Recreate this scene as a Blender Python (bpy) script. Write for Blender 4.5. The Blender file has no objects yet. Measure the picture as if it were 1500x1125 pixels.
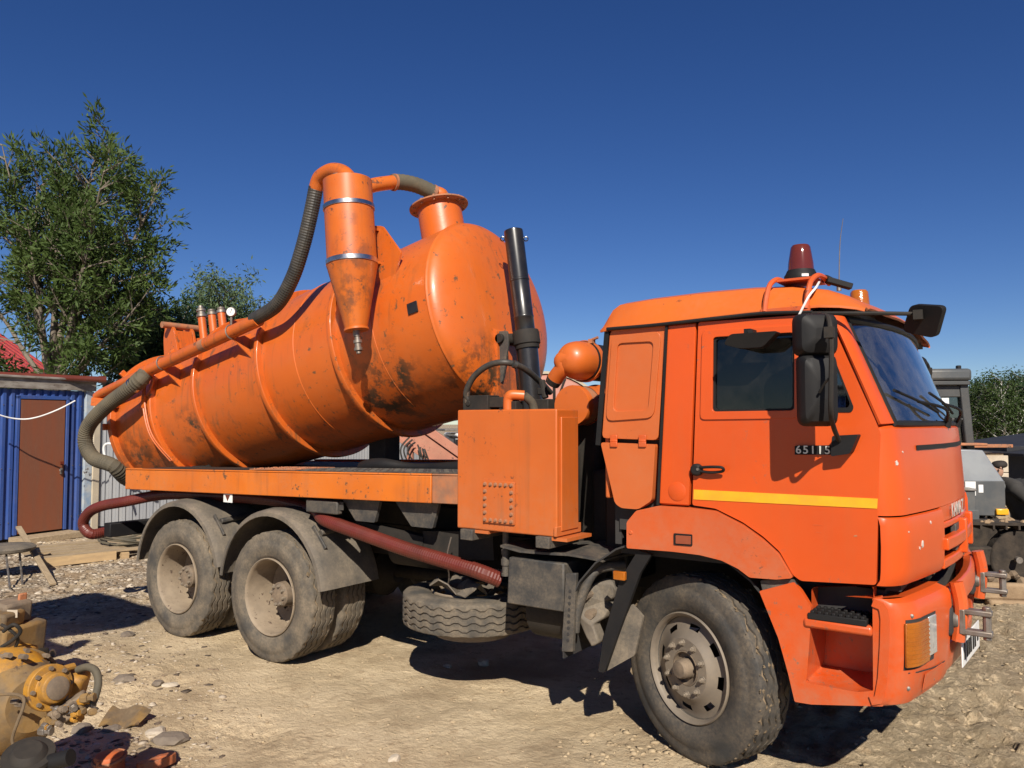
import bpy, bmesh, math, random
import numpy as np
from mathutils import Vector, Matrix
rad = math.radians
scn = bpy.context.scene
col = scn.collection
random.seed(7)
rng = np.random.default_rng(7)

# ---------------------------------------------------------------- camera
CAM = Vector((5.277, -5.358, 1.911)); YAW, PIT, FPX = 0.613, 0.050, 1150.0
FW = Vector((-math.sin(YAW)*math.cos(PIT), math.cos(YAW)*math.cos(PIT), math.sin(PIT)))
RT = Vector((math.cos(YAW), math.sin(YAW), 0)); UP = RT.cross(FW)
cd = bpy.data.cameras.new('camera'); cd.sensor_width = 36; cd.lens = 36*FPX/1500
cd.clip_start = .05; cd.clip_end = 3000
cam = bpy.data.objects.new('camera', cd); col.objects.link(cam)
cam.matrix_world = Matrix(((RT.x, UP.x, -FW.x, CAM.x), (RT.y, UP.y, -FW.y, CAM.y), (RT.z, UP.z, -FW.z, CAM.z), (0, 0, 0, 1)))
scn.camera = cam
# ---------------------------------------------------------------- sky, sun, exposure
SAZ, SEL = rad(38), rad(38)                       # from -Y towards +X, elevation
SUN = Vector((math.sin(SAZ)*math.cos(SEL), -math.cos(SAZ)*math.cos(SEL), math.sin(SEL)))
w = bpy.data.worlds.new('World'); scn.world = w; w.use_nodes = True
nt = w.node_tree; bg = nt.nodes['Background']
sk = nt.nodes.new('ShaderNodeTexSky'); sk.sky_type = 'NISHITA'; sk.sun_disc = False
sk.sun_elevation = SEL; sk.sun_rotation = math.atan2(SUN.x, SUN.y)
sk.air_density = 1.0; sk.dust_density = 0.05; sk.ozone_density = 4.0; sk.altitude = 2200
hs_ = nt.nodes.new('ShaderNodeHueSaturation'); hs_.inputs['Saturation'].default_value = 1.22; hs_.inputs['Hue'].default_value = .514
nt.links.new(sk.outputs[0], hs_.inputs['Color']); nt.links.new(hs_.outputs[0], bg.inputs[0]); bg.inputs[1].default_value = 0.056
sl = bpy.data.lights.new('sun', 'SUN'); sl.energy = 5.0; sl.angle = rad(.5); sl.color = (1, .93, .82)
so = bpy.data.objects.new('sun', sl); col.objects.link(so)
so.rotation_euler = (-SUN).to_track_quat('-Z', 'Y').to_euler(); so.location = (0, 0, 30)
vs = scn.view_settings; vs.view_transform = 'Standard'; vs.look = 'None'; vs.exposure = 0.45; vs.gamma = 1; vs.use_curve_mapping = False

# ---------------------------------------------------------------- helpers
def _ray(u, v): return FW*FPX + RT*(u-750) + UP*(562.5-v)
def PY(u, v, y): d = _ray(u, v); return CAM + d*((y-CAM.y)/d.y)
def PX(u, v, x): d = _ray(u, v); return CAM + d*((x-CAM.x)/d.x)
def PZ(u, v, z): d = _ray(u, v); return CAM + d*((z-CAM.z)/d.z)
def PD(u, v, dep): d = _ray(u, v); return CAM + d*(dep/FPX)
def V(*a): return Vector(a)

def empty(name, loc=(0, 0, 0), rz=0, parent=None):
    o = bpy.data.objects.new(name, None); o.empty_display_size = .2
    col.objects.link(o); o.location = loc; o.rotation_euler = (0, 0, rz)
    if parent: o.parent = parent
    return o
def tag(o, label=None, cat=None, group=None, kind=None):
    if label: o['label'] = label
    if cat: o['category'] = cat
    if group: o['group'] = group
    if kind: o['kind'] = kind
    return o
def copy_tree(o, parent=None):
    c = o.copy(); col.objects.link(c)
    if parent: c.parent = parent
    for ch in list(o.children): copy_tree(ch, c)
    return c

class MB:
    """collects shapes into one mesh"""
    def __init__(s): s.v = []; s.f = []
    def add(s, vs, fs):
        n = len(s.v); s.v += [tuple(p) for p in vs]; s.f += [tuple(i+n for i in f) for f in fs]; return s
    def box(s, c, d, rot=None, taper=1.0):
        c = Vector(c); P = []
        for z in (-1, 1):
            k = taper if z > 0 else 1
            for y in (-1, 1):
                for x in (-1, 1):
                    p = Vector((x*d[0]/2*k, y*d[1]/2*k, z*d[2]/2))
                    if rot is not None: p = rot @ p
                    P.append(c+p)
        return s.add(P, [(0, 2, 3, 1), (4, 5, 7, 6), (0, 1, 5, 4), (2, 6, 7, 3), (0, 4, 6, 2), (1, 3, 7, 5)])
    def bar(s, a, b, wd, ht, up=(0, 0, 1)):
        a = Vector(a); b = Vector(b); d = (b-a); L = d.length; d.normalize()
        y = Vector(up).cross(d)
        if y.length < 1e-4: y = Vector((0, 1, 0))
        y.normalize(); z = d.cross(y)
        return s.box((a+b)/2, (L, wd, ht), Matrix((d, y, z)).transposed())
    def cyl(s, a, b, r0, r1=None, n=20, cap=True):
        r1 = r0 if r1 is None else r1
        return s.lathe(a, b, [(0, r0), (1, r1)], n, cap)
    def lathe(s, a, b, prof, n=24, cap=True, absolute=False, skip=None):
        a = Vector(a); b = Vector(b); d = b-a; L = 1 if absolute else d.length; d = d.normalized()
        x = d.orthogonal().normalized()
        if abs(d.z) < .9: x = (Vector((0, 0, 1)) - d*d.z).normalized()
        y = d.cross(x); P = []; Fs = []
        for t, r in prof:
            for k in range(n):
                an = 2*math.pi*k/n; P.append(a + d*(t*L) + x*(r*math.cos(an)) + y*(r*math.sin(an)))
        for j in range(len(prof)-1):
            for k in range(n):
                if skip and skip(j, k): continue
                k2 = (k+1) % n; Fs.append((j*n+k, j*n+k2, (j+1)*n+k2, (j+1)*n+k))
        if cap:
            if prof[0][1] > 1e-4: Fs.append(tuple(range(n))[::-1])
            if prof[-1][1] > 1e-4: Fs.append(tuple((len(prof)-1)*n+k for k in range(n)))
        return s.add(P, Fs)
    def tube(s, pts, r, n=12, sub=8, smooth=True, ridge=0, pitch=.03, cap=True):
        pts = [Vector(p) for p in pts]
        if smooth and len(pts) > 2: pts = spline(pts, sub)
        if ridge:
            L = [0]
            for i in range(1, len(pts)): L.append(L[-1]+(pts[i]-pts[i-1]).length)
            m = max(4, int(L[-1]/(pitch/2))); q = []; j = 0
            for i in range(m+1):
                t = L[-1]*i/m
                while j < len(L)-2 and L[j+1] < t: j += 1
                q.append(pts[j].lerp(pts[j+1], (t-L[j])/max(1e-9, L[j+1]-L[j])))
            pts = q
        m = len(pts); nrm = None; P = []
        for i, p in enumerate(pts):
            d = (pts[min(i+1, m-1)]-pts[max(i-1, 0)]).normalized()
            nrm = d.orthogonal().normalized() if nrm is None else (nrm - d*nrm.dot(d)).normalized()
            bn = d.cross(nrm); rr = r(i/(m-1)) if callable(r) else r
            if ridge: rr += ridge*(1 if i % 2 else -1)
            for k in range(n):
                a = 2*math.pi*k/n; P.append(p+nrm*(rr*math.cos(a))+bn*(rr*math.sin(a)))
        Fs = [(i*n+k, i*n+(k+1) % n, (i+1)*n+(k+1) % n, (i+1)*n+k) for i in range(m-1) for k in range(n)]
        if cap: Fs += [tuple(range(n))[::-1], tuple((m-1)*n+k for k in range(n))]
        return s.add(P, Fs)
    def grid(s, rows, closed=False):
        n = len(rows[0]); P = [p for r in rows for p in r]
        Fs = [(i*n+k, i*n+k+1, (i+1)*n+k+1, (i+1)*n+k) for i in range(len(rows)-1) for k in range(n-1)]
        return s.add(P, Fs)
    def sheet(s, rows, t):
        """thick sheet from a grid of points: t = offset Vector or distance along the normals"""
        R = [[Vector(p) for p in r] for r in rows]; a, b = len(R), len(R[0]); B = []
        for i in range(a):
            q = []
            for k in range(b):
                if isinstance(t, Vector): q.append(R[i][k]+t); continue
                du = R[i][min(k+1, b-1)]-R[i][max(k-1, 0)]; dv = R[min(i+1, a-1)][k]-R[max(i-1, 0)][k]
                q.append(R[i][k]+du.cross(dv).normalized()*t)
            B.append(q)
        P = [p for r in R for p in r]+[p for r in B for p in r]; N = a*b; Fs = []
        for i in range(a-1):
            for k in range(b-1):
                f = (i*b+k, i*b+k+1, (i+1)*b+k+1, (i+1)*b+k); Fs.append(f); Fs.append(tuple(x+N for x in f[::-1]))
        ring = [k for k in range(b)]+[i*b+b-1 for i in range(1, a)]+[(a-1)*b+k for k in range(b-2, -1, -1)]+[i*b for i in range(a-2, 0, -1)]
        for i in range(len(ring)):
            p, q = ring[i], ring[(i+1) % len(ring)]; Fs.append((q, p, p+N, q+N))
        return s.add(P, Fs)
    def plate(s, out, holes=(), y=-1.25, t=.04, f=None, sub=0):
        """flat plate from an (x,z) outline with holes, standing in plane y, thickness t towards +y; f maps (x,y,z)"""
        bm = bmesh.new(); E = []
        for lp in [out]+list(holes):
            vv = [bm.verts.new((p[0], 0, p[1])) for p in lp]
            E += [bm.edges.new((vv[i], vv[(i+1) % len(vv)])) for i in range(len(vv))]
        bmesh.ops.triangle_fill(bm, use_beauty=True, use_dissolve=False, edges=E, normal=(0, -1, 0))
        if sub:
            for _ in range(sub):
                ed = [e for e in bm.edges if e.calc_length() > .12]
                if ed: bmesh.ops.subdivide_edges(bm, edges=ed, cuts=1); bmesh.ops.triangulate(bm, faces=bm.faces[:])
        bm.verts.ensure_lookup_table(); bm.verts.index_update()
        n = len(bm.verts); P = [(q.co.x, y, q.co.z) for q in bm.verts]+[(q.co.x, y+t, q.co.z) for q in bm.verts]; Fs = []
        for fc in bm.faces:
            ids = [q.index for q in fc.verts]
            if (fc.normal.y > 0) == (t > 0): ids = ids[::-1]
            Fs.append(tuple(ids)); Fs.append(tuple(i+n for i in ids[::-1]))
        for e in bm.edges:
            if len(e.link_faces) == 1:
                a, b = e.verts[0].index, e.verts[1].index; Fs.append((a, b, b+n, a+n))
        bm.free()
        if f: P = [f(*p) for p in P]
        return s.add(P, Fs)
    def mirror(s):
        n = MB(); n.v = [(x, -y, z) for x, y, z in s.v]; n.f = [f[::-1] for f in s.f]; return n
    def xf(s, m):
        s.v = [tuple(m @ Vector(p)) for p in s.v]; return s
    def mesh(s, name, mat, ang=35):
        me = bpy.data.meshes.new(name); me.from_pydata(s.v, [], s.f)
        bm = bmesh.new(); bm.from_mesh(me); bmesh.ops.recalc_face_normals(bm, faces=bm.faces[:]); bm.to_mesh(me); bm.free()
        me.polygons.foreach_set('use_smooth', [True]*len(me.polygons)); me.set_sharp_from_angle(angle=rad(ang))
        if mat: me.materials.append(mat)
        return me
    def build(s, name, mat, parent=None, bevel=0, seg=2, ang=35, loc=None):
        o = bpy.data.objects.new(name, s.mesh(name, mat, ang)); col.objects.link(o)
        if loc is not None: o.location = loc
        if parent: o.parent = parent
        if bevel:
            b = o.modifiers.new('bevel', 'BEVEL'); b.width = bevel; b.segments = seg; b.limit_method = 'ANGLE'; b.angle_limit = rad(38)
            b.harden_normals = False
        return o
def inst(name, src, parent=None, loc=(0, 0, 0), rot=None):
    o = bpy.data.objects.new(name, src if isinstance(src, bpy.types.Mesh) else src.data); col.objects.link(o)
    o.location = loc
    if rot is not None: o.rotation_euler = rot
    if parent: o.parent = parent
    return o
def spline(p, sub):
    q = []
    for i in range(len(p)-1):
        a, b, c, d = p[max(i-1, 0)], p[i], p[i+1], p[min(i+2, len(p)-1)]
        for k in range(sub):
            t = k/sub; q.append(.5*((2*b)+(c-a)*t+(2*a-5*b+4*c-d)*t*t+(3*b-a-3*c+d)*t**3))
    return q+[p[-1]]
def rnd(pts, r, n=4):
    """rounds the corners of a 2D polygon"""
    out = []; m = len(pts)
    for i in range(m):
        p = Vector(pts[i][:2]); a = Vector(pts[i-1][:2]); b = Vector(pts[(i+1) % m][:2])
        rr = pts[i][2] if len(pts[i]) > 2 else r
        da, db = a-p, b-p; k = min(rr, da.length*.45, db.length*.45)
        if k < 1e-4: out.append((p.x, p.y)); continue
        s, e = p+da.normalized()*k, p+db.normalized()*k
        for j in range(n+1):
            t = j/n; q = s*(1-t)**2+p*2*t*(1-t)+e*t*t; out.append((q.x, q.y))
    return out
def sp(pts, y=-1.25): return [(lambda q: (q.x, q.z))(PY(u, v, y)) for u, v in pts]
def text_mesh(txt, size, mat, ext=.004, name='lettering', shear=0, spacing=1):
    c = bpy.data.curves.new('t', 'FONT'); c.body = txt; c.size = size; c.extrude = ext; c.align_x = 'CENTER'; c.align_y = 'CENTER'
    c.shear = shear; c.space_character = spacing; c.offset = size*.012
    o = bpy.data.objects.new('t', c); col.objects.link(o)
    me = bpy.data.meshes.new_from_object(o.evaluated_get(bpy.context.evaluated_depsgraph_get()))
    bpy.data.objects.remove(o); me.name = name; me.materials.clear(); me.materials.append(mat); return me

# ---------------------------------------------------------------- materials
def M(name, c, c2=None, ns=4, rough=.5, metal=0, dust=0, ds=3, dc=(.30, .22, .14), chips=0, cs=14, cc=(.06, .035, .025),
      bump=0, bs=60, coat=0, spec=.5, nsx=(1, 1, 1), lo=.35, hi=.65, stains=(), sc=(.03, .02, .012), streak=0, skc=(.16, .075, .03), low=None):
    m = bpy.data.materials.new(name); m.use_nodes = True; t = m.node_tree; N = t.nodes; L = t.links
    b = N['Principled BSDF']; tc = N.new('ShaderNodeTexCoord'); mp = N.new('ShaderNodeMapping'); L.new(tc.outputs['Object'], mp.inputs[0])
    mp.inputs['Scale'].default_value = nsx
    def noise(sc, det=5, ro=.55, src=None):
        n = N.new('ShaderNodeTexNoise'); n.inputs['Scale'].default_value = sc; n.inputs['Detail'].default_value = det
        n.inputs['Roughness'].default_value = ro; L.new((src or mp).outputs[0] if src is None else src, n.inputs['Vector']); return n.outputs['Fac']
    def ramp(fac, a, bb):
        r = N.new('ShaderNodeMapRange'); r.inputs[1].default_value = a; r.inputs[2].default_value = bb; r.clamp = True
        L.new(fac, r.inputs[0]); return r.outputs[0]
    def mix(fac, a, bb):
        x = N.new('ShaderNodeMix'); x.data_type = 'RGBA'
        for sck, val in ((x.inputs[0], fac), (x.inputs[6], a), (x.inputs[7], bb)):
            if isinstance(val, bpy.types.NodeSocket): L.new(val, sck)
            elif isinstance(val, tuple): sck.default_value = (*val, 1)
            else: sck.default_value = val
        return x.outputs[2]
    def mul(a, bb):
        x = N.new('ShaderNodeMath'); x.operation = 'MULTIPLY'
        for sck, val in ((x.inputs[0], a), (x.inputs[1], bb)):
            if isinstance(val, bpy.types.NodeSocket): L.new(val, sck)
            else: sck.default_value = val
        return x.outputs[0]
    colr = mix(ramp(noise(ns), lo, hi), c, c2 or tuple(x*.82 for x in c)); rg = rough
    if dust:
        fine = N.new('ShaderNodeMapRange'); fine.inputs[1].default_value = .36; fine.inputs[2].default_value = .62; fine.inputs[3].default_value = .25; L.new(noise(ds*9, 6, .7), fine.inputs[0])
        d = mul(mul(ramp(noise(ds, 9, .62), .34, .72), fine.outputs[0]), dust); colr = mix(d, colr, dc)
        x = N.new('ShaderNodeMath'); x.operation = 'MULTIPLY_ADD'; L.new(d, x.inputs[0]); x.inputs[1].default_value = .9-rough; x.inputs[2].default_value = rough
        rg = x.outputs[0]
    if chips:
        k = mul(ramp(noise(cs, 6, .7), .60, .64), ramp(noise(1.6, 3), .62-.22*chips, .70-.22*chips)); colr = mix(k, colr, cc)
    if streak:
        m2 = N.new('ShaderNodeMapping'); m2.inputs['Scale'].default_value = (16, 16, .9); L.new(tc.outputs['Object'], m2.inputs[0])
        k = mul(mul(ramp(noise(1.0, 5, .6, m2.outputs[0]), .52, .70), ramp(noise(1.1, 3), .42, .60)), streak); colr = mix(k, colr, skc)
    if low:
        sz = N.new('ShaderNodeSeparateXYZ'); L.new(tc.outputs['Object'], sz.inputs[0])
        k = mul(mul(ramp(sz.outputs[2], low[1], low[0]), ramp(noise(9, 8, .7), .36, .66)), low[2]); colr = mix(k, colr, dc)
    for (pos, rr) in stains:
        vd = N.new('ShaderNodeVectorMath'); vd.operation = 'DISTANCE'; L.new(tc.outputs['Object'], vd.inputs[0]); vd.inputs[1].default_value = pos
        k = mul(ramp(vd.outputs['Value'], rr, rr*.25), ramp(noise(6, 9, .72), .47, .56)); colr = mix(k, colr, sc)
    L.new(colr, b.inputs['Base Color'])
    if isinstance(rg, bpy.types.NodeSocket): L.new(rg, b.inputs['Roughness'])
    else: b.inputs['Roughness'].default_value = rg
    b.inputs['Metallic'].default_value = metal; b.inputs['Coat Weight'].default_value = coat; b.inputs['Coat Roughness'].default_value = .12
    b.inputs['Specular IOR Level'].default_value = spec
    if bump:
        bp = N.new('ShaderNodeBump'); bp.inputs['Strength'].default_value = 1; bp.inputs['Distance'].default_value = bump
        L.new(noise(bs, 6, .6), bp.inputs['Height']); L.new(bp.outputs[0], b.inputs['Normal'])
    m['nodes_ready'] = True
    return m
def glass(name, tint, gloss=.09, rough=.02, dust=0):
    m = bpy.data.materials.new(name); m.use_nodes = True; t = m.node_tree; N = t.nodes; L = t.links
    N.remove(N['Principled BSDF']); tr = N.new('ShaderNodeBsdfTransparent'); tr.inputs[0].default_value = (*tint, 1)
    gl = N.new('ShaderNodeBsdfGlossy'); gl.inputs['Roughness'].default_value = rough; gl.inputs[0].default_value = (.9, .95, 1, 1)
    fr = N.new('ShaderNodeFresnel'); fr.inputs[0].default_value = 1.55; mx = N.new('ShaderNodeMixShader')
    ad = N.new('ShaderNodeMath'); ad.operation = 'ADD'; ad.inputs[1].default_value = gloss; L.new(fr.outputs[0], ad.inputs[0])
    L.new(ad.outputs[0], mx.inputs[0]); L.new(tr.outputs[0], mx.inputs[1]); L.new(gl.outputs[0], mx.inputs[2])
    out = mx.outputs[0]
    if dust:
        tc = N.new('ShaderNodeTexCoord'); nz = N.new('ShaderNodeTexNoise'); nz.inputs['Scale'].default_value = 5; nz.inputs['Detail'].default_value = 9; nz.inputs['Roughness'].default_value = .7; L.new(tc.outputs['Object'], nz.inputs['Vector'])
        r = N.new('ShaderNodeMapRange'); r.inputs[1].default_value = .35; r.inputs[2].default_value = .75; r.inputs[4].default_value = dust; L.new(nz.outputs['Fac'], r.inputs[0])
        df = N.new('ShaderNodeBsdfDiffuse'); df.inputs[0].default_value = (.45, .40, .33, 1); m3 = N.new('ShaderNodeMixShader'); L.new(r.outputs[0], m3.inputs[0]); L.new(out, m3.inputs[1]); L.new(df.outputs[0], m3.inputs[2]); out = m3.outputs[0]
    L.new(out, N['Material Output'].inputs[0]); return m

CABP = M('cab_orange_paint', (.62, .084, .010), (.54, .068, .008), ns=1.1, rough=.36, coat=.25, spec=.35, low=(.5, 1.2, .40), streak=.18, skc=(.42, .10, .03), chips=.35, cs=22, cc=(.25, .10, .06), dust=.05, ds=2.2, bump=.0006, bs=7)
FENP = M('faded_orange_paint', (.55, .085, .012), (.50, .072, .010), ns=2, rough=.42, coat=.15, dust=.22, ds=2.5, chips=.3, cs=25, low=(1.0, 1.6, .35))
LOCP = M('locker_orange_paint', (.52, .115, .024), (.48, .10, .019), ns=2, rough=.45, coat=.12, dust=.14, ds=3, chips=.25, cs=30)
TNKP = M('tank_orange_paint', (.56, .112, .010), (.49, .092, .008), ns=1.1, rough=.40, coat=.18, dust=.22, ds=2.0, dc=(.30, .16, .07), chips=.95, cs=13, cc=(.15, .07, .03), bump=.004, bs=3.2, streak=1.0, skc=(.20, .075, .025), stains=[((.82, -.66, 2.34), .34), ((.55, -.55, 2.05), .5), ((1.45, -.35, 2.25), .45), ((-1.9, -.75, 1.85), .28), ((-2.9, -.55, 1.5), .5)], sc=(.055, .032, .016))
BEAMP = M('deck_beam_paint', (.62, .150, .009), (.54, .122, .007), ns=2.2, rough=.5, dust=.22, ds=4, chips=.9, cs=16, cc=(.15, .07, .03), streak=.5)
BOXP = M('box_orange_paint', (.52, .112, .015), (.48, .10, .013), ns=2.4, rough=.42, coat=.15, chips=.35, cs=26, dust=.08, ds=3, streak=.4, low=(1.1, 1.7, .3))
CYCP = M('cyclone_paint', (.56, .125, .008), (.49, .10, .007), ns=3, rough=.40, coat=.25, streak=.5, chips=1.5, cs=11, cc=(.17, .06, .025), dust=.12, ds=5, stains=[(tuple(PY(516, 358, -1.19)), .24), (tuple(PY(524, 430, -1.14)), .30), (tuple(PY(510, 312, -1.19)), .12)], sc=(.13, .05, .022))
RUSTO = M('rusty_orange', (.42, .14, .05), (.25, .11, .06), ns=12, rough=.75, dust=.4, ds=7, chips=.6)
BLACK = M('black_plastic', (.011, .011, .012), (.016, .015, .015), rough=.55, dust=.02, ds=6, spec=.2)
ROOFP = M('roof_orange_paint', (.57, .122, .014), (.52, .105, .011), ns=2, rough=.42, coat=.15, dust=.12, ds=3, chips=.3, cs=24)
GLOSSB = M('black_gloss_paint', (.009, .009, .010), (.013, .013, .014), rough=.3, coat=.15, dust=.06, ds=9)
CHAS = M('chassis_black', (.014, .013, .012), (.026, .022, .018), ns=6, rough=.75, dust=.25, ds=5, dc=(.11, .08, .055), spec=.3)
STEPG = M('dusty_dark_steel', (.030, .031, .032), (.045, .043, .040), rough=.6, dust=.6, ds=8, dc=(.22, .17, .115))
FENB = M('fender_dusty_rubber', (.070, .062, .052), (.12, .10, .078), ns=5, rough=.8, dust=.75, ds=6, dc=(.26, .205, .14), bump=.004, bs=18)
TYRE = M('tyre_rubber', (.026, .027, .028), (.042, .040, .037), ns=7, rough=.75, dust=.75, ds=5, dc=(.20, .152, .10), bump=.002, bs=50)
TYRED = M('tyre_dusty', (.058, .052, .044), (.095, .080, .060), ns=6, rough=.85, dust=.9, ds=6, dc=(.24, .185, .125), bump=.003, bs=40)
RIM = M('rim_dusty', (.25, .195, .135), (.17, .13, .09), ns=7, rough=.7, dust=.6, ds=6, dc=(.33, .25, .165), chips=.6, cs=20)
RIMF = M('rim_grey', (.15, .125, .10), (.20, .165, .125), ns=5, rough=.6, metal=.15, dust=.75, ds=4, dc=(.26, .205, .145))
HUB = M('hub_brown', (.10, .075, .055), (.17, .125, .085), ns=9, rough=.8, dust=.6, ds=9)
STEEL = M('worn_steel', (.28, .26, .24), (.18, .15, .12), ns=14, rough=.5, metal=.7, dust=.3, ds=10)
CHROME = M('clamp_steel', (.72, .70, .68), (.45, .38, .32), ns=9, rough=.25, metal=1, dust=.15)
RHOSE = M('red_hose', (.125, .017, .011), (.09, .014, .009), ns=5, rough=.42, dust=.08, ds=6)
GHOSE = M('grey_hose', (.062, .054, .038), (.095, .080, .052), ns=6, rough=.8, dust=.5, ds=7, dc=(.17, .13, .075))
BHOSE = M('black_hose', (.022, .022, .022), (.035, .034, .03), rough=.5, dust=.15, ds=8)
YELL = M('yellow_stripe', (.83, .40, .008), (.76, .33, .01), ns=9, rough=.3, coat=.3, dust=.15)
AMBER = M('amber_lens', (.40, .115, .006), (.30, .08, .005), ns=9, rough=.15, coat=.7, bump=.002, bs=90)
REDL = M('red_brown_lens', (.12, .022, .012), (.09, .015, .009), rough=.12, coat=.6)
MARK = M('side_marker_dull', (.28, .07, .03), (.22, .05, .025), rough=.35)
WHITE = M('white_paint', (.78, .77, .74), rough=.4)
SILV = M('silver_lettering', (.70, .68, .62), rough=.3, metal=.3)
DARKI = M('cab_interior_and_gap_shade', (.022, .021, .021), (.035, .032, .03), rough=.8)
SEATM = M('seat_fabric', (.05, .048, .05), rough=.9)
GLS = glass('side_glass', (.16, .16, .16), .0, dust=.03)
LENSW = M('clear_lens', (.50, .50, .48), (.65, .65, .62), ns=30, rough=.1, coat=.8, metal=.4)
WSG = glass('windscreen_glass', (.50, .56, .60), .15, dust=.14)
GLS2 = glass('far_glass', (.30, .33, .33), .10)
MIRG = M('mirror_glass', (.8, .85, .9), rough=.03, metal=1)
# ================================================================ the truck
truck = empty('vacuum_truck')
tag(truck, 'orange vacuum tanker truck with its tank tipped up, parked across the dirt yard', 'truck')
def part(name, mb, mat, parent=None, **k): return mb.build(name, mat, parent or truck, **k)
def pair(name, mb, mat, parent=None, **k):
    a = part(name, mb, mat, parent, **k); b = part(name, mb.mirror(), mat, parent, **k); return a, b

# ---- cab front outline in plan, rounded corners
def fo(y, off=0):
    a = abs(y)
    if a <= 1.08: x = 4.775-.1*a*a
    else: t = min(1, (a-1.08)/.17); x = 4.658-.108*(1-math.sqrt(max(0, 1-t*t)))-.012*t
    return x+off
YS = [-1.25, -1.247, -1.238, -1.222, -1.2, -1.17, -1.13, -1.08, -.98, -.85, -.7, -.5, -.25, 0, .25, .5, .7, .85, .98, 1.08, 1.13, 1.17, 1.2, 1.222, 1.238, 1.247, 1.25]
def frontband(zs, y0=-1.25, y1=1.25, off=lambda z: 0, t=-.03, inset=1.0):
    ys = [y0]+[y for y in YS if y0 < y < y1]+[y1]
    return MB().sheet([[V(fo(y, off(z)), y*inset, z) for y in ys] for z in zs], t)
def rake(z): return -.015 - .10*max(0, z-1.46)**1.5

# ---- cab shell: dark inner box so that gaps read as shut lines
sh = MB()
sh.box((3.10, 0, 1.85), (.04, 2.34, 1.3))                      # rear wall
sh.box((3.83, 0, 1.17), (1.45, 2.30, .05))                     # floor
sh.box((3.78, 0, 2.475), (1.30, 2.30, .03))
for s in (-1, 1):
    sh.box((3.40, s*1.175, 1.87), (.56, .03, 1.16)); sh.box((4.1, s*1.165, 1.42), (.88, .03, .5))
part('cab_shell', sh, DARKI)
rw = MB().box((3.055, 0, 1.98), (.03, 2.44, 1.02)); part('rear_wall', rw, LOCP, bevel=.01)
# lockers behind the door
lk = MB().plate(rnd(sp([(893, 484), (975, 475), (963, 645), (881, 642)]), .03), y=-1.245, t=.05)
for o in pair('locker_panel', lk, LOCP, bevel=.012):
    s = -1 if o.data.vertices[0].co.y < 0 else 1
    fr = MB().plate(rnd(sp([(897, 492), (969, 485), (958, 612), (888, 617)]), .05, 6), [rnd(sp([(905, 503), (958, 500), (950, 601), (899, 603)])[::-1], .035, 6)], y=-1.257, t=.014)
    if s > 0: fr = fr.mirror()
    part('raised_frame', fr, LOCP, o, bevel=.007, seg=3)
lw = MB().plate(rnd(sp([(881, 648), (961, 651), (956, 733), (936, 746), (911, 744), (902, 737)]), .02), y=-1.262, t=.06)
for o in pair('locker_door', lw, LOCP, bevel=.014, seg=3):
    s = -1 if o.data.vertices[0].co.y < 0 else 1
    for u in (899, 941):
        h = MB().cyl(PY(u-5, 646, -1.262), PY(u+5, 646, -1.262), .009, n=8).box(PY(u, 641, -1.258), (.045, .012, .03)).box(PY(u, 651, -1.268), (.045, .012, .03))
        part('hinge', h if s < 0 else h.mirror(), FENP, o, bevel=.003)
ps = MB().plate(sp([(978, 476), (1019, 472.5), (1009, 741), (966, 739)]), y=-1.25, t=.05)
for o in pair('side_panel', ps, CABP, bevel=.008):
    s = -1 if o.data.vertices[0].co.y < 0 else 1
    c = PY(992, 720, -1.25); fl = MB().lathe((c.x, -1.249, c.z), (c.x, -1.255, c.z), [(0, .052), (.6, .052), (1, .047)], 24)
    part('filler_flap', fl if s < 0 else fl.mirror(), CABP, o)
st = MB()
a, b = PY(977, 474, -1.255), PY(964, 740, -1.255); st.bar(a, b, .014, .014, up=(0, 1, 0))
a, b = PY(889, 486, -1.25), PY(876, 652, -1.25); st.bar(a, b, .03, .010, up=(0, 1, 0))
pair('door_seal', st, BLACK)
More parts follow.
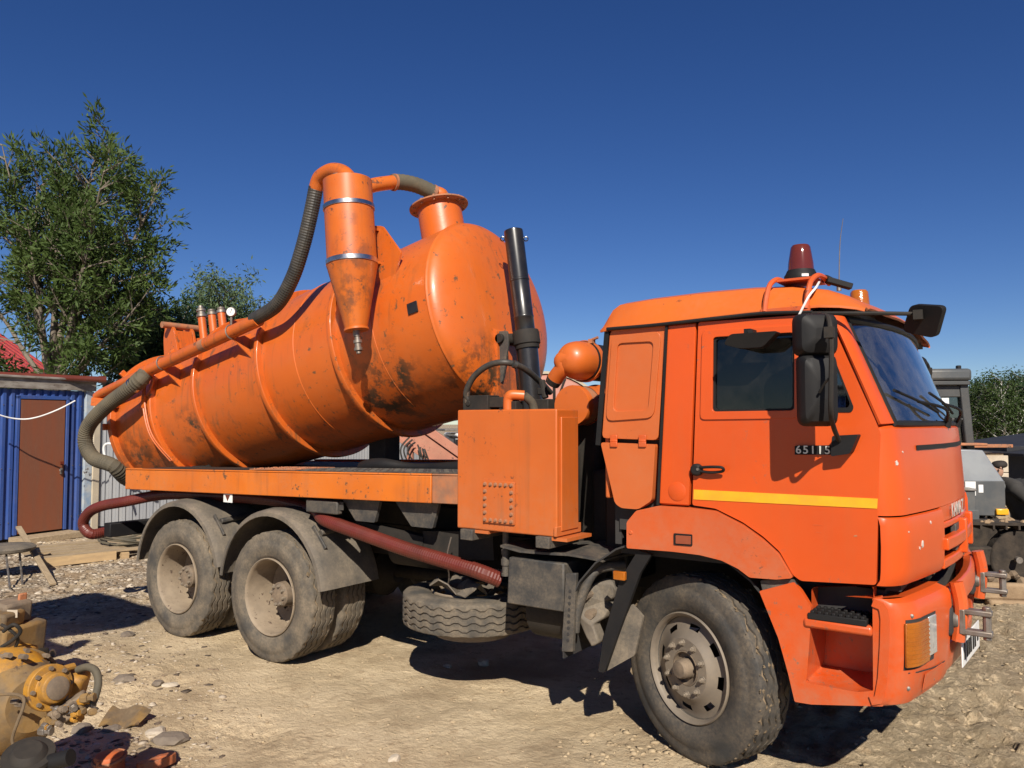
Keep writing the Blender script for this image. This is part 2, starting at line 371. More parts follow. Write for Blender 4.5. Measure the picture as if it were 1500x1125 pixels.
# door with two window openings
door_o = sp([(1023, 472), (1110, 466), (1180, 461), (1208, 462), (1216, 470), (1283, 618), (1289, 634), (1283.5, 857), (1173, 851), (1161, 842), (1142, 808), (1118, 786), (1088, 765), (1048, 745), (1014, 740)])
win = rnd(sp([(1045, 494), (1164, 487), (1164, 601), (1044, 603)]), .022)
qwin = rnd(sp([(1178, 487), (1206, 485), (1250, 596), (1247, 603), (1178, 603)]), .02)
dr = MB().plate(rnd(door_o, .015), [win[::-1], qwin[::-1]], y=-1.25, t=.045)
for o in pair('door', dr, CABP, bevel=.010, seg=3):
    s = -1 if o.data.vertices[0].co.y < 0 else 1
    def dp(name, mb, mat, **k): return part(name, mb if s < 0 else mb.mirror(), mat, o, **k)
    big = rnd(sp([(1029, 484), (1170, 476), (1170, 613), (1026, 615)]), .03)
    dp('window_surround', MB().plate(big, [win[::-1]], y=-1.259, t=.012), CABP, bevel=.008, seg=3)
    ins = lambda lp, d: [((sum(p[0] for p in lp)/len(lp)-x)*d+x, (sum(p[1] for p in lp)/len(lp)-z)*d+z) for x, z in lp]
    dp('window_seal', MB().plate(ins(win, -.01), [ins(win, .055)[::-1]], y=-1.246, t=.02), BLACK)
    dp('window', MB().plate(ins(win, .02), y=-1.232, t=.005), GLS)
    dp('quarter_seal', MB().plate(ins(qwin, -.02), [ins(qwin, .12)[::-1]], y=-1.254, t=.02), BLACK)
    dp('quarter_window', MB().plate(ins(qwin, .05), y=-1.238, t=.005), GLS2)
    dp('yellow_stripe', MB().plate(sp([(1016.5, 717), (1286, 730.5), (1285, 745), (1016, 731.5)]), y=-1.2535, t=.003), YELL)
    c = PY(1036, 688, -1.25)
    hd = MB().lathe(PY(1022, 688, -1.25), PY(1022, 688, -1.25)+V(0, -.035, 0), [(0, .034), (.7, .034), (1, .024)], 16)
    hd.tube([PY(1024, 685, -1.275), PY(1040, 684, -1.30), PY(1056, 684.5, -1.30), PY(1060, 688, -1.29), PY(1056, 691, -1.28), PY(1040, 692, -1.28), PY(1024, 690, -1.275)], .0085, n=8, sub=4)
    dp('handle', hd, BLACK, bevel=.005)
    lc = PY(1022, 687.5, -1.286); dp('lock', MB().cyl(lc, lc+V(0, -.004, 0), .008, n=10), STEEL)
    if s < 0:
        for (u, v) in ((1201, 776), (1255, 785), (1196, 770)):
            pass
# door dark reveal below, A pillars
ap = MB()
rows = []
for k in range(9):
    t = k/8; A = PY(1217+(1287-1217)*t, 463+(622-463)*t, -1.246); B = PY(1236+(1308-1236)*t, 468+(621-468)*t, -1.12)
    kk = .020*(1-t*.9)
    rows.append([A.lerp(B, j/5)+V(kk*math.sin(math.pi*j/5), -kk*math.sin(math.pi*j/5), 0) for j in range(6)])
ap.sheet(rows, -.012); pair('windscreen_pillar', ap, CABP)
# windscreen
def ws(t, y):
    A = PY(1236, 468, -1.12).lerp(PY(1308, 621, -1.12), t)
    return V(A.x+.115*(1-(y/1.12)**2), y, A.z+.0*y+.02*(1-(y/1.12)**2)*(1-t))
wy = [-1.12, -1.05, -.9, -.7, -.45, -.2, 0, .2, .45, .7, .9, 1.05, 1.12]
part('windscreen', MB().sheet([[ws(t/8, y*.985) for y in wy] for t in range(9)], -.006), WSG)
sl_ = MB(); loop = [ws(0, y) for y in wy]+[ws(t/8, 1.12) for t in range(1, 9)]+[ws(1, y) for y in wy[::-1]]+[ws(t/8, -1.12) for t in range(7, -1, -1)]
sl_.tube([p+V(.006, 0, 0) for p in loop], .019, n=8, smooth=False); part('windscreen_seal', sl_, BLACK)
if False: vis = MB().sheet([[ws(-.02+.045*k/3, y)+V(.022+.004*k, 0, .008) for y in wy] for k in range(4)], .006)
# scuttle, upper front panel
zb = ws(1, -1.1).z
up = frontband([1.468, 1.55, 1.65, 1.75, 1.84, 1.885, 1.905], off=lambda z: rake(z)-(.03 if z > 1.9 else 0)); fp = part('front_panel', up, CABP)
sc_ = MB().grid([[V(fo(y, rake(1.905)-.028), y, 1.904) for y in YS[3:-3]], [V(ws(1, max(-1.12, min(1.12, y))).x-.03, y, zb+.006) for y in YS[3:-3]]]); part('scuttle', sc_, CABP)
slot = MB().sheet([[V(fo(y, rake(1.80)+.003), y, z) for y in (-.92, -.7, -.4, 0, .4, .7, .92)] for z in (1.775, 1.80)], .004); part('panel_slot', slot, BLACK, fp)
for ch in 'KAMAZ':
    pass
tm = text_mesh('KAMAZ', .105, SILV, .001, spacing=1.08)
part('front_panel_centre', frontband([1.385, 1.39, 1.43, 1.466], -.618, .618, rake), CABP)
lt = inst('lettering', tm, fp, (fo(-.24, rake(1.43))+.012, -.24, 1.43), (rad(90), 0, rad(87)))
# lower grille panel
gl_lo = [(1.135, -.02), (1.16, -.004), (1.2, 0), (1.32, .004), (1.42, .002), (1.455, -.006), (1.46, -.02)]
def goff(z):
    for (z0, a), (z1, b) in zip(gl_lo, gl_lo[1:]):
        if z0 <= z <= z1: return a+(b-a)*(z-z0)/(z1-z0)
    return 0
for s in (-1, 1):
    y0, y1 = (-1.25, -.62) if s < 0 else (.62, 1.25)
    part('corner_panel', frontband([z for z, _ in gl_lo], y0, y1, goff), CABP)
gr = MB(); gy = [-.62, -.4, -.2, 0, .2, .4, .62]
part('grille_back', MB().sheet([[V(fo(y, -.07), y, z) for y in gy] for z in (1.14, 1.39)], -.01), DARKI)
for (z0, z1, o2) in ((1.14, 1.19, .0), (1.24, 1.305, .022), (1.345, 1.38, -.01)):
    part('grille_bar', MB().sheet([[V(fo(y, o2-.0), y, z) for y in gy] for z in (z0, (z0+z1)/2, z1)], -.05), CABP, bevel=.008)
for y in (-.1, .3): part('grille_post', MB().box((fo(y, .0), y, 1.265), (.05, .05, .2)), CABP, bevel=.01)
part('grille_bracket', MB().box((fo(-.1)-.03, -.1, 1.27), (.03, .34, .15)), STEPG, bevel=.006)
dk = MB().box((4.5, 0, 1.115), (.2, 2.2, .05)); part('underside_panel', dk, DARKI)

# ---- bumper
bz = [(.572, -.05), (.585, -.012), (.62, .004), (.70, .018), (.85, .03), (.98, .036), (1.03, .03), (1.06, .012), (1.075, -.03)]
def boff(z):
    for (z0, a), (z1, b) in zip(bz, bz[1:]):
        if z0 <= z <= z1: return a+(b-a)*(z-z0)/(z1-z0)
    return 0
bmps = []
for (y0, y1) in ((-1.255, -.66), (.66, 1.255)):
    bmps.append(part('bumper_corner', frontband([z for z, _ in bz], y0, y1, boff, t=-.04, inset=1.004), CABP))
part('bumper_bar', frontband([.60, .62, .70, .74, .76], -.66, .66, lambda z: boff(z)-.01, t=-.05), CABP, bevel=.01)
part('bumper_upper_bar', frontband([.93, .95, 1.02, 1.05], -.66, .66, lambda z: boff(z)-.005, t=-.06), CABP, bevel=.01)
part('bumper_void', MB().box((4.62, 0, .83), (.06, 1.4, .3)), DARKI)
for (y0, y1) in ((-1.25, -.62), (.62, 1.25)):
    part('bumper_top', MB().grid([[V(fo(y, -.03), y, 1.074) for y in [y0, (y0*.8+y1*.2), (y0+y1)/2, (y0*.2+y1*.8), y1]], [V(fo(y, -.03)-.14, y*.97, 1.06) for y in [y0, (y0*.8+y1*.2), (y0+y1)/2, (y0*.2+y1*.8), y1]]]), CABP)
part('bumper_guard', MB().tube([V(fo(-.62, .05), -.62, .78), V(fo(-.62, .07), -.62, .95), V(fo(-.62, .05), -.615, 1.08)], .035, n=10), CABP)
part('bumper_guard', MB().tube([V(fo(.62, .05), .62, .78), V(fo(.62, .07), .62, .95), V(fo(.62, .05), .615, 1.08)], .035, n=10), CABP)
for bm_, s in zip(bmps, (-1, 1)):
    ya = [-1.222, -1.2, -1.17, -1.13, -1.08, -1.035]; yb = [-1.033, -.98, -.93]
    if s > 0: ya = [-y for y in ya]; yb = [-y for y in yb]
    part('lamp_recess_shade', MB().sheet([[V(fo(y, boff(z)+.0015), y*1.004, z) for y in ya+yb[1:]] for z in (.75, .985)], .002 if s < 0 else -.002), DARKI, bm_)  # dark sheet put in for the shade of the lamp recess
    part('indicator_lens', MB().sheet([[V(fo(y, boff(.87)-.002), y*1.008, z) for y in ya] for z in (.765, .85, .97)], .016 if s < 0 else -.016), AMBER, bm_, bevel=.004)
    for k in range(9): part('lens_rib', MB().sheet([[V(fo(y, boff(.87)+.013), y*1.012, z) for y in ya] for z in (.785+.02*k, .793+.02*k)], .003 if s < 0 else -.003), AMBER, bm_)
    part('lamp_lens', MB().sheet([[V(fo(y, boff(.87)-.002), y*1.004, z) for y in yb] for z in (.785, .87, .972)], .014 if s < 0 else -.014), LENSW, bm_, bevel=.004)
    part('bumper_cover', MB().sheet([[V(fo(y, boff(z)+.006), y, z) for y in ([-1.05, -.95, -.8] if s < 0 else [.8, .95, 1.05])] for z in (.62, .66, .70)], .003), CABP, bm_)
for s in (-1, 1):
    ys_ = [-1.2, -1.13, -1.05, -.95, -.85, -.75] if s < 0 else [.75, .85, .95, 1.05, 1.13, 1.2]
    part('bumper_seam', MB().sheet([[V(fo(y, boff(z)+.0016), y*1.004, z+.02*math.sin(abs(y)*6)) for y in ys_] for z in (.715, .721)], .001), DARKI)
    part('tow_opening', MB().box((fo(.62, .012), s*.60, .885), (.05, .20, .15)), DARKI, bevel=.02)
    for (yy, zz) in ((-1.19, .66), (-1.19, 1.0), (-.9, .64)): q = V(fo(yy, boff(zz)), s*abs(yy)*1.004, zz); part('bumper_bolt', MB().lathe(q, q+V(.25, s*.9, 0).normalized(), [(-.004, .011), (.003, .010), (.005, .006), (.006, 0)], 10, True, True), STEEL)
for y in (-.62, .62):
    tf = MB(); x0 = fo(y, .0); z0 = .885
    tf.cyl((x0-.05, y, z0), (x0+.06, y, z0), .045, n=14).box((x0+.075, y, z0), (.03, .07, .13))
    for dz in (-.052, .052): tf.box((x0+.14, y, z0+dz), (.14, .06, .028))
    tf.cyl((x0+.185, y, z0-.085), (x0+.185, y, z0+.085), .02, n=10)
    part('tow_fork', tf, STEEL, bevel=.006)
pl = part('licence_plate', MB().box((fo(-.3, .05), -.30, .70), (.008, .52, .15), Matrix.Rotation(rad(-4), 3, 'Z')), WHITE, bevel=.003)
for k, y in enumerate((-.2, -.13, -.075, -.02, .05, .11, .19)):
    part('plate_mark', MB().box((fo(-.3, .0552)+(y)*.07, y-.30, .70), (.004, .034, .085 if k < 6 else .05), Matrix.Rotation(rad(-4), 3, 'Z')), BLACK, pl)

# ---- steps in front of the wheel
so_ = rnd(sp([(1112, 866), (1162, 853), (1173, 866), (1188, 890), (1186, 935), (1182, 990), (1180, 1000), (1256, 1014), (1279, 1012), (1278, 876), (1291, 874), (1294, 1035), (1188, 1032), (1164, 1028), (1154, 985), (1140, 935)], -1.25), .008)
rec = rnd(sp([(1186, 862), (1277, 860), (1279, 1012), (1256, 1014), (1180, 1000), (1182, 990), (1186, 935)], -1.25), .02)
stp = part('step_housing', MB().plate(so_, y=-1.25, t=.04), CABP, bevel=.012, seg=3)
inn = MB(); rp = [Vector((x, 0, z)) for x, z in rec]; cx_ = sum(p.x for p in rp)/len(rp); cz_ = sum(p.z for p in rp)/len(rp)
def rin(d, k): return [V(cx_+(p.x-cx_)*k+.0, -1.25+d, cz_+(p.z-cz_)*k+.0) for p in rp]
inn.grid([r+[r[0]] for r in (rin(.035, 1.0), rin(.10, .99), rin(.27, .93), rin(.30, .90))]); inn.add(rin(.30, .90), [tuple(range(len(rp)))])
part('step_recess', inn, CABP, stp)
a, b = PY(1184, 905, -1.25), PY(1270, 912, -1.25)
part('upper_step', MB().box((a.x*.5+b.x*.5, -1.15, a.z-.025), (b.x-a.x+.05, .22, .05)), CABP, stp, bevel=.015)
tr = MB().box((a.x*.5+b.x*.5, -1.17, a.z+.012), (b.x-a.x, .18, .03))
for i in range(8):
    for j in range(3): tr.box((a.x+.02+i*(b.x-a.x-.04)/7, -1.24+.055*j, a.z+.032), (.018, .03, .014))
part('tread_plate', tr, BLACK, stp, bevel=.003)
part('lower_step_rim', MB().box((cx_+.03, -1.10, cz_-.20), (.34, .2, .02)), CABP, stp, bevel=.006)
part('step_housing', MB().plate(so_, y=-1.25, t=.04).mirror(), CABP, bevel=.014)
part('sill_gap_shade', MB().box((4.32, 0, 1.02), (.42, 2.2, .16)), DARKI)  # solid dark box painted as the shade in the gap under the door

# ---- front fender
fout = sp([(918, 803), (918, 765), (932, 748), (964, 741), (1009, 744), (1047, 748.5), (1087, 769), (1116, 790), (1140, 812), (1161, 847), (1137, 849), (1098, 846), (1081, 833), (1057, 821), (1025, 813), (985, 808)], -1.27)
for o in pair('front_fender', MB().plate(rnd(fout, .012), y=-1.272, t=.30), FENP, bevel=.05, seg=5):
    s = -1 if o.data.vertices[0].co.y < 0 else 1
    mk = MB().plate(rnd(sp([(987, 781), (1014, 783), (1014, 800), (987, 798)], -1.275), .006), y=-1.278, t=.01)
    part('marker_surround', mk if s < 0 else mk.mirror(), BLACK, o)
    mk = MB().plate(rnd(sp([(990, 784), (1012, 785.5), (1012, 797.5), (990, 796)], -1.28), .004), y=-1.284, t=.01)
    part('side_marker', mk if s < 0 else mk.mirror(), MARK, o, bevel=.002)
    bl = MB().lathe(PY(924, 780, -1.272), PY(924, 780, -1.272)+V(0, -.006, 0), [(0, .012), (1, .009)], 10); part('bolt', bl if s < 0 else bl.mirror(), FENP, o)
fj = MB().plate(rnd(sp([(1112, 851), (1162, 849), (1168, 862), (1116, 868)], -1.25), .006), y=-1.235, t=.05); pair('fender_joint', fj, STEPG, bevel=.006)
WF = V(3.476, -1.07, .515)
for s in (-1, 1):
    lin = MB(); rows = []
    for k in range(15):
        a = rad(-8+k*14); rows.append([V(WF.x-.04+.69*math.cos(a), s*y, .58+.67*math.sin(a)) for y in (1.22, .95, .62)])
    lin.sheet(rows, .01); part('wheel_arch_liner', lin, DARKI)
mg = MB().plate(rnd(sp([(935, 806), (955, 812), (938, 840), (905, 930), (886, 985), (877, 984), (884, 935), (908, 850)], -1.23), .01), y=-1.235, t=.03); pair('rear_mudguard', mg, BLACK, bevel=.006)
fl = MB().plate(rnd(sp([(922, 886), (938, 905), (926, 962), (887, 984), (898, 945)], -1.2), .01), y=-1.18, t=.02, f=lambda x, y, z: V(x, y+.1*(x-3.1), z)); pair('mud_flap', fl, FENB)
mk = part('marker_lamp', MB().box(PY(908, 843, -1.26), (.075, .03, .05)), AMBER, bevel=.005); part('lamp_base', MB().box(PY(908, 843, -1.24), (.085, .03, .06)), BLACK, mk, bevel=.004)

# ---- roof
def roof_sec(x, zd, zt, k=1):
    half = [(-1.262*k, zd), (-1.262*k, zd+.012), (-1.235*k, zd+.02+(zt-zd)*.12), (-1.19*k, zd+(zt-zd)*.62), (-1.15*k, zd+(zt-zd)*.84), (-1.06*k, zd+(zt-zd)*.96), (-.8*k, zt), (-.4*k, zt+.014), (0, zt+.018)]
    return [V(x, y, z) for y, z in half]+[V(x, -y, z) for y, z in half[-2::-1]]
secs = [(3.025, 2.452, 2.50, .985), (3.035, 2.453, 2.56, .99), (3.06, 2.455, 2.62, .995), (3.11, 2.457, 2.652, 1), (3.3, 2.463, 2.665, 1), (3.6, 2.475, 2.672, 1), (3.9, 2.486, 2.668, 1), (4.12, 2.494, 2.652, 1), (4.28, 2.494, 2.615, .995), (4.37, 2.488, 2.575, .975), (4.44, 2.478, 2.53, .94), (4.47, 2.468, 2.50, .92)]
rf = MB().sheet([[p+V(.045*(1-(p.y/1.26)**2)*max(0, (x-4.2)/.27), 0, 0) for p in roof_sec(x, zd, zt, k)] for x, zd, zt, k in secs], .012)
roof = part('roof', rf, ROOFP, ang=24)
part('drip_rail', MB().tube([PY(889, 482, -1.268), PY(960, 476, -1.268), PY(1060, 465, -1.268), PY(1120, 459, -1.268), PY(1190, 457, -1.262)], .010, n=8), BLACK, roof)
bk = MB()
for dx in (0, .21):
    A = PY(1120, 457, -1.262)+V(dx, 0, 0); bk.tube([A+V(0, 0, 0), A+V(.005, .02, .08), A+V(.012, .06, .15), A+V(.03, .12, .185), A+V(.04, .22, .185), A+V(.04, .32, .17)], .014, n=10)
A = PY(1120, 457, -1.262); bk.box(A+V(.105, 0, .0), (.25, .012, .03)).box(A+V(.13, .22, .175), (.20, .24, .012))
bb = part('beacon_bracket', bk, FENP, roof)
bc = A+V(.135, .2, .183)
bq = empty('beacon', parent=truck)
part('beacon_base', MB().lathe(bc, bc+V(0, 0, 1), [(0, .086), (.022, .086), (.034, .078), (.052, .070)], 28, absolute=True), BLACK, bq)
part('beacon_lens', MB().lathe(bc+V(0, 0, .052), bc+V(0, 0, 1), [(0, .067), (.04, .064), (.09, .056), (.125, .050), (.136, .042), (.14, 0)], 28, absolute=True), REDL, bq)
part('beacon_sticker', MB().sheet([[bc+V(.0868*math.sin(a), -.0868*math.cos(a), z) for a in (.3, .5, .7)] for z in (.006, .02)], .002), WHITE, bq)
b2 = PY(1259, 444, .9); bq2 = empty('beacon', parent=truck)
part('beacon_base', MB().lathe(b2+V(0, 0, -.18), b2+V(0, 0, 1), [(0, .08), (.10, .08), (.12, .07)], 24, absolute=True), BLACK, bq2)
part('beacon_lens', MB().lathe(b2+V(0, 0, -.06), b2+V(0, 0, 1), [(0, .074), (.06, .07), (.14, .062), (.155, .05), (.158, 0)], 24, absolute=True), AMBER, bq2)
c = A+V(.30, .24, .165); part('roof_plug', MB().bar(c+V(-.04, -.02, .01), c+V(.07, .04, -.03), .05, .03).tube([A+V(.22, .3, .18), c+V(-.05, 0, .03), c], .012, n=8), BLACK, roof, bevel=.004)
part('beacon_cable', MB().tube([A+V(.23, .2, .17), A+V(.25, .04, .11), A+V(.225, -.004, .06), A+V(.19, -.015, -.01), A+V(.17, -.012, -.045)], .006, n=6), WHITE, roof)
c = PY(1229, 421, -.55); part('antenna', MB().tube([c, c+V(.01, 0, .25), PY(1235, 320, -.55)], lambda t: .004-.0025*t, n=6).cyl(c+V(0, 0, -.02), c+V(0, 0, .015), .014, n=8), STEEL, roof)

# ---- cab inside
ci = MB()
for y in (-.62, .62): ci.box((3.75, y, 1.45), (.5, .5, .14)).box((3.50, y, 1.80), (.14, .48, .66), Matrix.Rotation(rad(-8), 3, 'Y')).box((3.46, y, 2.2), (.09, .26, .18))
part('seats', ci, SEATM, bevel=.04, seg=3)
part('dashboard', MB().box((4.42, 0, 1.70), (.32, 2.1, .34)), DARKI, bevel=.05, seg=3)
swc = V(4.22, .62, 1.93); swm = MB(); ax = V(-.55, 0, .84).normalized(); e1 = V(0, 1, 0); e2 = ax.cross(e1)
swm.tube([swc+e1*.23*math.cos(t)+e2*.23*math.sin(t) for t in [2*math.pi*k/24 for k in range(25)]], .014, n=8, smooth=False).bar(swc-e1*.22, swc+e1*.22, .03, .015).cyl(swc, swc-ax*.3, .025, n=8)
part('steering_wheel', swm, BLACK)
part('papers_on_dash', MB().box((4.50, -.35, 1.89), (.12, .3, .006), Matrix.Rotation(rad(-35), 3, 'Y')), WHITE)
# wipers
for i, yb in enumerate((-.22, .42)):
    P0 = V(fo(yb, -.05), yb, 1.915); q = lambda t, y: ws(t, y)+V(.030, 0, .010)
    tip = q(.80, yb-.48)
    wp = part('wiper', MB().tube([P0, P0.lerp(tip, .4)+V(.05, 0, .03), tip], .009, n=6).cyl(P0+V(0, 0, -.03), P0+V(.01, 0, .03), .02, n=10), BLACK)
    part('wiper_blade', MB().tube([q(.70, yb-.78), tip+V(.006, 0, 0), q(.90, yb-.16)], .008, n=6), BLACK, wp)

# ---- mirrors
def shell(c, wx, hz, d, mat, name, parent, lean=0, yaw=0):
    o = rnd([(-wx/2, -hz/2), (wx/2, -hz/2), (wx/2, hz/2), (-wx/2, hz/2)], min(wx, hz)*.22, 5); m = MB(); rows = []
    for k, (s, t) in enumerate(((.90, -1), (.98, -.85), (1, -.5), (.97, .1), (.86, .62), (.6, .92), (.25, 1))):
        rows.append([V(t*d/2, x*s, z*s) for x, z in o]+[V(t*d/2, o[0][0]*s, o[0][1]*s)])
    m.grid(rows); m.add(rows[0][:-1], [tuple(range(len(o)))]); m.add(rows[-1][:-1], [tuple(range(len(o)))])
    R = Matrix.Translation(c) @ Matrix.Rotation(yaw, 4, 'Z') @ Matrix.Rotation(lean, 4, 'Y')
    ob = part(name, m.xf(R), mat, parent)
    gz = MB().plate([(x*.84, z*.84) for x, z in o], y=0, t=.003, f=lambda x, y, z: R @ V(-d/2-.002-y, x, z)); part('mirror_glass', gz, MIRG, ob)
    return ob
for s in (-1, 1):
    ym = -1.50
    c1, c2 = PY(1196, 490, ym), PY(1199, 571, ym)
    fl_ = lambda p: V(p.x, p.y*(1 if s < 0 else -1), p.z)
    shell(fl_(c1), .200, .205, .11, BLACK, 'upper_mirror', truck, yaw=rad(-52) if s < 0 else rad(52))
    shell(fl_(c2), .180, .345, .10, BLACK, 'main_mirror', truck, yaw=rad(-52) if s < 0 else rad(52))
    arm = [PY(1196, 461, -1.27), PY(1211, 463, -1.50), PY(1216, 480, -1.60), PY(1218, 520, -1.61), PY(1217, 600, -1.60), PY(1221, 625, -1.45), PY(1229, 645, -1.33)]
    m = MB().tube([fl_(p) for p in arm], .0115, n=8)
    if s < 0: m.tube([PY(1190, 459, -1.27), PY(1215, 459, -1.29), PY(1290, 459, -1.26), PY(1348, 460, -1.22)], .010, n=8).box(PY(1345, 461, -1.25), (.04, .03, .045))
    m.box(fl_(PY(1215, 487, -1.61)), (.04, .04, .05)).tube([fl_(p) for p in (PY(1217, 553, -1.61), PY(1209, 560, -1.60), PY(1200, 575, -1.575))], .006, n=6); part('mirror_arm', m, CHAS)
    fm = PY(1351, 470, -1.22)
    if s < 0: mm = MB().plate(rnd([(-.085, -.055), (.055, -.085), (.10, .075), (-.04, .085)], .03, 5), y=-.012, t=.03, f=lambda x, y, z: fl_(fm+V(.0, 0, 0)+Matrix.Rotation(rad(16), 3, 'X') @ (Matrix.Rotation(rad(-28), 3, 'Z') @ V(x*1.2, y, z*.95)))); part('front_mirror', mm, BLACK, bevel=.008, seg=3)
    km = PY(1101, 497, -1.40); part('kerb_mirror', MB().plate(rnd([(-.14, -.02), (-.06, -.045), (.06, -.045), (.145, .03), (-.1, .03)], .02, 4), y=-.03, t=.07, f=lambda x, y, z: fl_(km+V(x, y-.3*z, z))).box(fl_(PY(1099, 487, -1.33)), (.035, .10, .03)).cyl(fl_(PY(1099, 486, -1.25)), fl_(PY(1099, 486, -1.42)), .014, n=8), BLACK, bevel=.008)
    br = MB().plate(rnd(sp([(1224, 638), (1262, 636), (1250, 664), (1222, 668)], -1.25), .012), y=-1.325, t=.09); br.plate(rnd(sp([(1165, 653), (1223, 652), (1222, 666), (1165, 666)], -1.25), .004), y=-1.262, t=.012)
    br = br if s < 0 else br.mirror(); bo = part('mirror_bracket', br, BLACK, bevel=.006)
    p = PY(1191, 659.5, -1.264); tm2 = text_mesh('65115', .056, SILV, .003, spacing=1.25)
    inst('lettering', tm2, bo, (p.x, s*1.267, p.z), (rad(90), 0, 0 if s < 0 else rad(180)))

# ---- wheels
MUDG = M('groove_mud', (.30, .22, .14), (.10, .075, .05), ns=14, rough=.95, spec=.1)
def tyre_mesh(R=.52, Wd=.28, r=.298, n=108, mat=TYRE, zig=.009, mud=True):
    m = MB(); prof = []; h = Wd/2
    side = [(-h*.62, r-.012), (-h*.80, r+.004), (-h*.92, r+.030), (-h*.945, r+.034), (-h*.965, r+.060), (-h*.985, r+.064), (-h*1.0, r+.105), (-h*.99, r+.14), (-h*.965, r+.144), (-h*.955, r+.165), (-h*.92, R-.035), (-h*.86, R-.012)]
    cols = [(y, q, 0) for y, q in side]; gw, gd = .017, .014
    cols.append((-h*.80, R-.003, 0))
    for g in (-.56, -.19, .19, .56):
        y = g*h
        cols += [(y-gw/2, R-.002+.002*(1-abs(g)), 1), (y-gw/2+.002, R-gd, 1), (y+gw/2-.002, R-gd, 1), (y+gw/2, R-.002+.002*(1-abs(g)), 1)]
    cols.append((h*.80, R-.003, 0)); cols += [(-y, q, 0) for y, q in side[::-1]]
    P = []
    for k in range(n):
        a = 2*math.pi*k/n; zz = zig*(1 if (k//2) % 2 else -1)
        for ci_, (y, q, zg) in enumerate(cols):
            qq = q
            if (ci_ in (12, 13) or ci_ in (len(cols)-13, len(cols)-14)) and k % 4 == 0: qq -= .010
            P.append((qq*math.cos(a), y+(zz if zg else 0), qq*math.sin(a)))
    grv = [j for j in range(len(cols)-1) if cols[j][1] < R-.01 and cols[j+1][1] < R-.01 and cols[j][2]]
    c = len(cols); Fs = [(k*c+j, k*c+j+1, ((k+1) % n)*c+j+1, ((k+1) % n)*c+j) for k in range(n) for j in range(c-1)]
    me = m.add(P, Fs).mesh('tyre', mat, 40); me.materials.append(MUDG); nF = c-1
    me.polygons.foreach_set('material_index', [1 if mud and (i % nF) in grv else 0 for i in range(len(me.polygons))]); return me
ty_f = tyre_mesh(.522, .27, .292, mat=TYRE); ty_r = tyre_mesh(.52, .27, mat=TYRED)
def skip_holes(ring, n, cnt, wid):
    per = n//cnt
    return lambda j, k: j == ring and (k % per) < wid
# front rim: outward dished disc (axis y, outside = -y)
def lat(prof, n=64, mat=None, skip=None, name='rim', ang=30):
    return MB().lathe((0, 0, 0), (0, -1, 0), prof, n, False, True, skip).mesh(name, mat, ang)
rimf = lat([(-.12, .285), (.085, .283), (.098, .290), (.108, .303), (.100, .309), (.090, .309)], mat=RIMF)
discf = lat([(.05, .280), (.052, .262), (.060, .245), (.074, .215), (.092, .188), (.105, .176), (.112, .165), (.112, .10), (.108, .098)], 80, RIMF, skip_holes(2, 80, 8, 4), 'disc')
hubf = lat([(.10, .098), (.112, .098), (.114, .09), (.086, .086), (.084, .06), (.10, .055), (.15, .053), (.165, .045), (.17, 0)], 32, HUB, name='hub')
rimr = lat([(-.20, .285), (.10, .286), (.118, .295), (.125, .303), (.120, .310), (.108, .310)], mat=RIM)
discr = lat([(-.13, .282), (-.145, .262), (-.165, .235), (-.185, .20), (-.20, .178), (-.203, .17), (-.203, .06)], 80, RIM, skip_holes(2, 80, 8, 3), 'disc')
hubr = lat([(-.205, .135), (-.12, .13), (-.115, .105), (.02, .10), (.04, .085), (.045, 0)], 28, HUB, name='hub')
drum = lat([(-.2, .0), (-.2, .2), (-.02, .2), (-.02, .0)], 32, CHAS, name='brake_drum')
nutm = MB().lathe((0, 0, 0), (0, -1, 0), [(0, .020), (.006, .020), (.007, .014), (.024, .013), (.025, .008), (.032, .007)], 6, True, True).mesh('wheel_nut', RIMF)
nutr = MB().lathe((0, 0, 0), (0, -1, 0), [(0, .024), (.03, .023), (.032, .014), (.07, .013)], 6, True, True).mesh('wheel_nut', HUB)
def wheel(x, y, z, kind, rz=0, ph=0):
    near = y < 0; root = empty('wheel', (x, y, z), rz if near else rz+math.pi, truck); root.rotation_euler = (0, ph if near else -ph, rz if near else rz+math.pi)
    if kind == 'f':
        inst('tyre', ty_f, root); inst('rim', rimf, root, (0, -.025, 0)); d = inst('disc', discf, root, (0, -.03, 0)); inst('hub', hubf, root, (0, -.03, 0)); inst('brake_drum', drum, root, (0, .06, 0))
        for k in range(10): a = 2*math.pi*k/10+.1; inst('wheel_nut', nutm, d, (.142*math.cos(a), -.112, .142*math.sin(a)), (0, -a, 0))
    else:
        inst('tyre', ty_r, root, (0, 0, 0)); inst('rim', rimr, root, (0, -.008, 0)); d = inst('disc', discr, root, (0, .0, 0)); inst('hub', hubr, root); inst('brake_drum', drum, root, (0, .2, 0))
        for k in range(10): a = 2*math.pi*k/10; inst('wheel_nut', nutr, d, (.152*math.cos(a), .203, .152*math.sin(a)), (0, -a, 0))
        for k in range(8): a = 2*math.pi*k/8; inst('hub_bolt', nutm, d, (.075*math.cos(a), -.03, .075*math.sin(a)), (0, -a, 0))
        inst('inner_tyre', ty_r, root, (0, .325, 0), (0, .03, 0)); inst('inner_rim', rimr, root, (0, .325, 0), (0, 0, math.pi))
    return root
# steered to the right: the wheel's outward side turns back
wheel(WF.x+.05, WF.y+.122, .52, 'f', rad(-23), .3)
wheel(WF.x, 1.02, .535, 'f', rad(-21), 1.1)
for s in (-1, 1):
    wheel(0, s*1.128, .515, 'r', 0, .2); wheel(-1.30, s*1.128, .515, 'r', 0, 1.3)
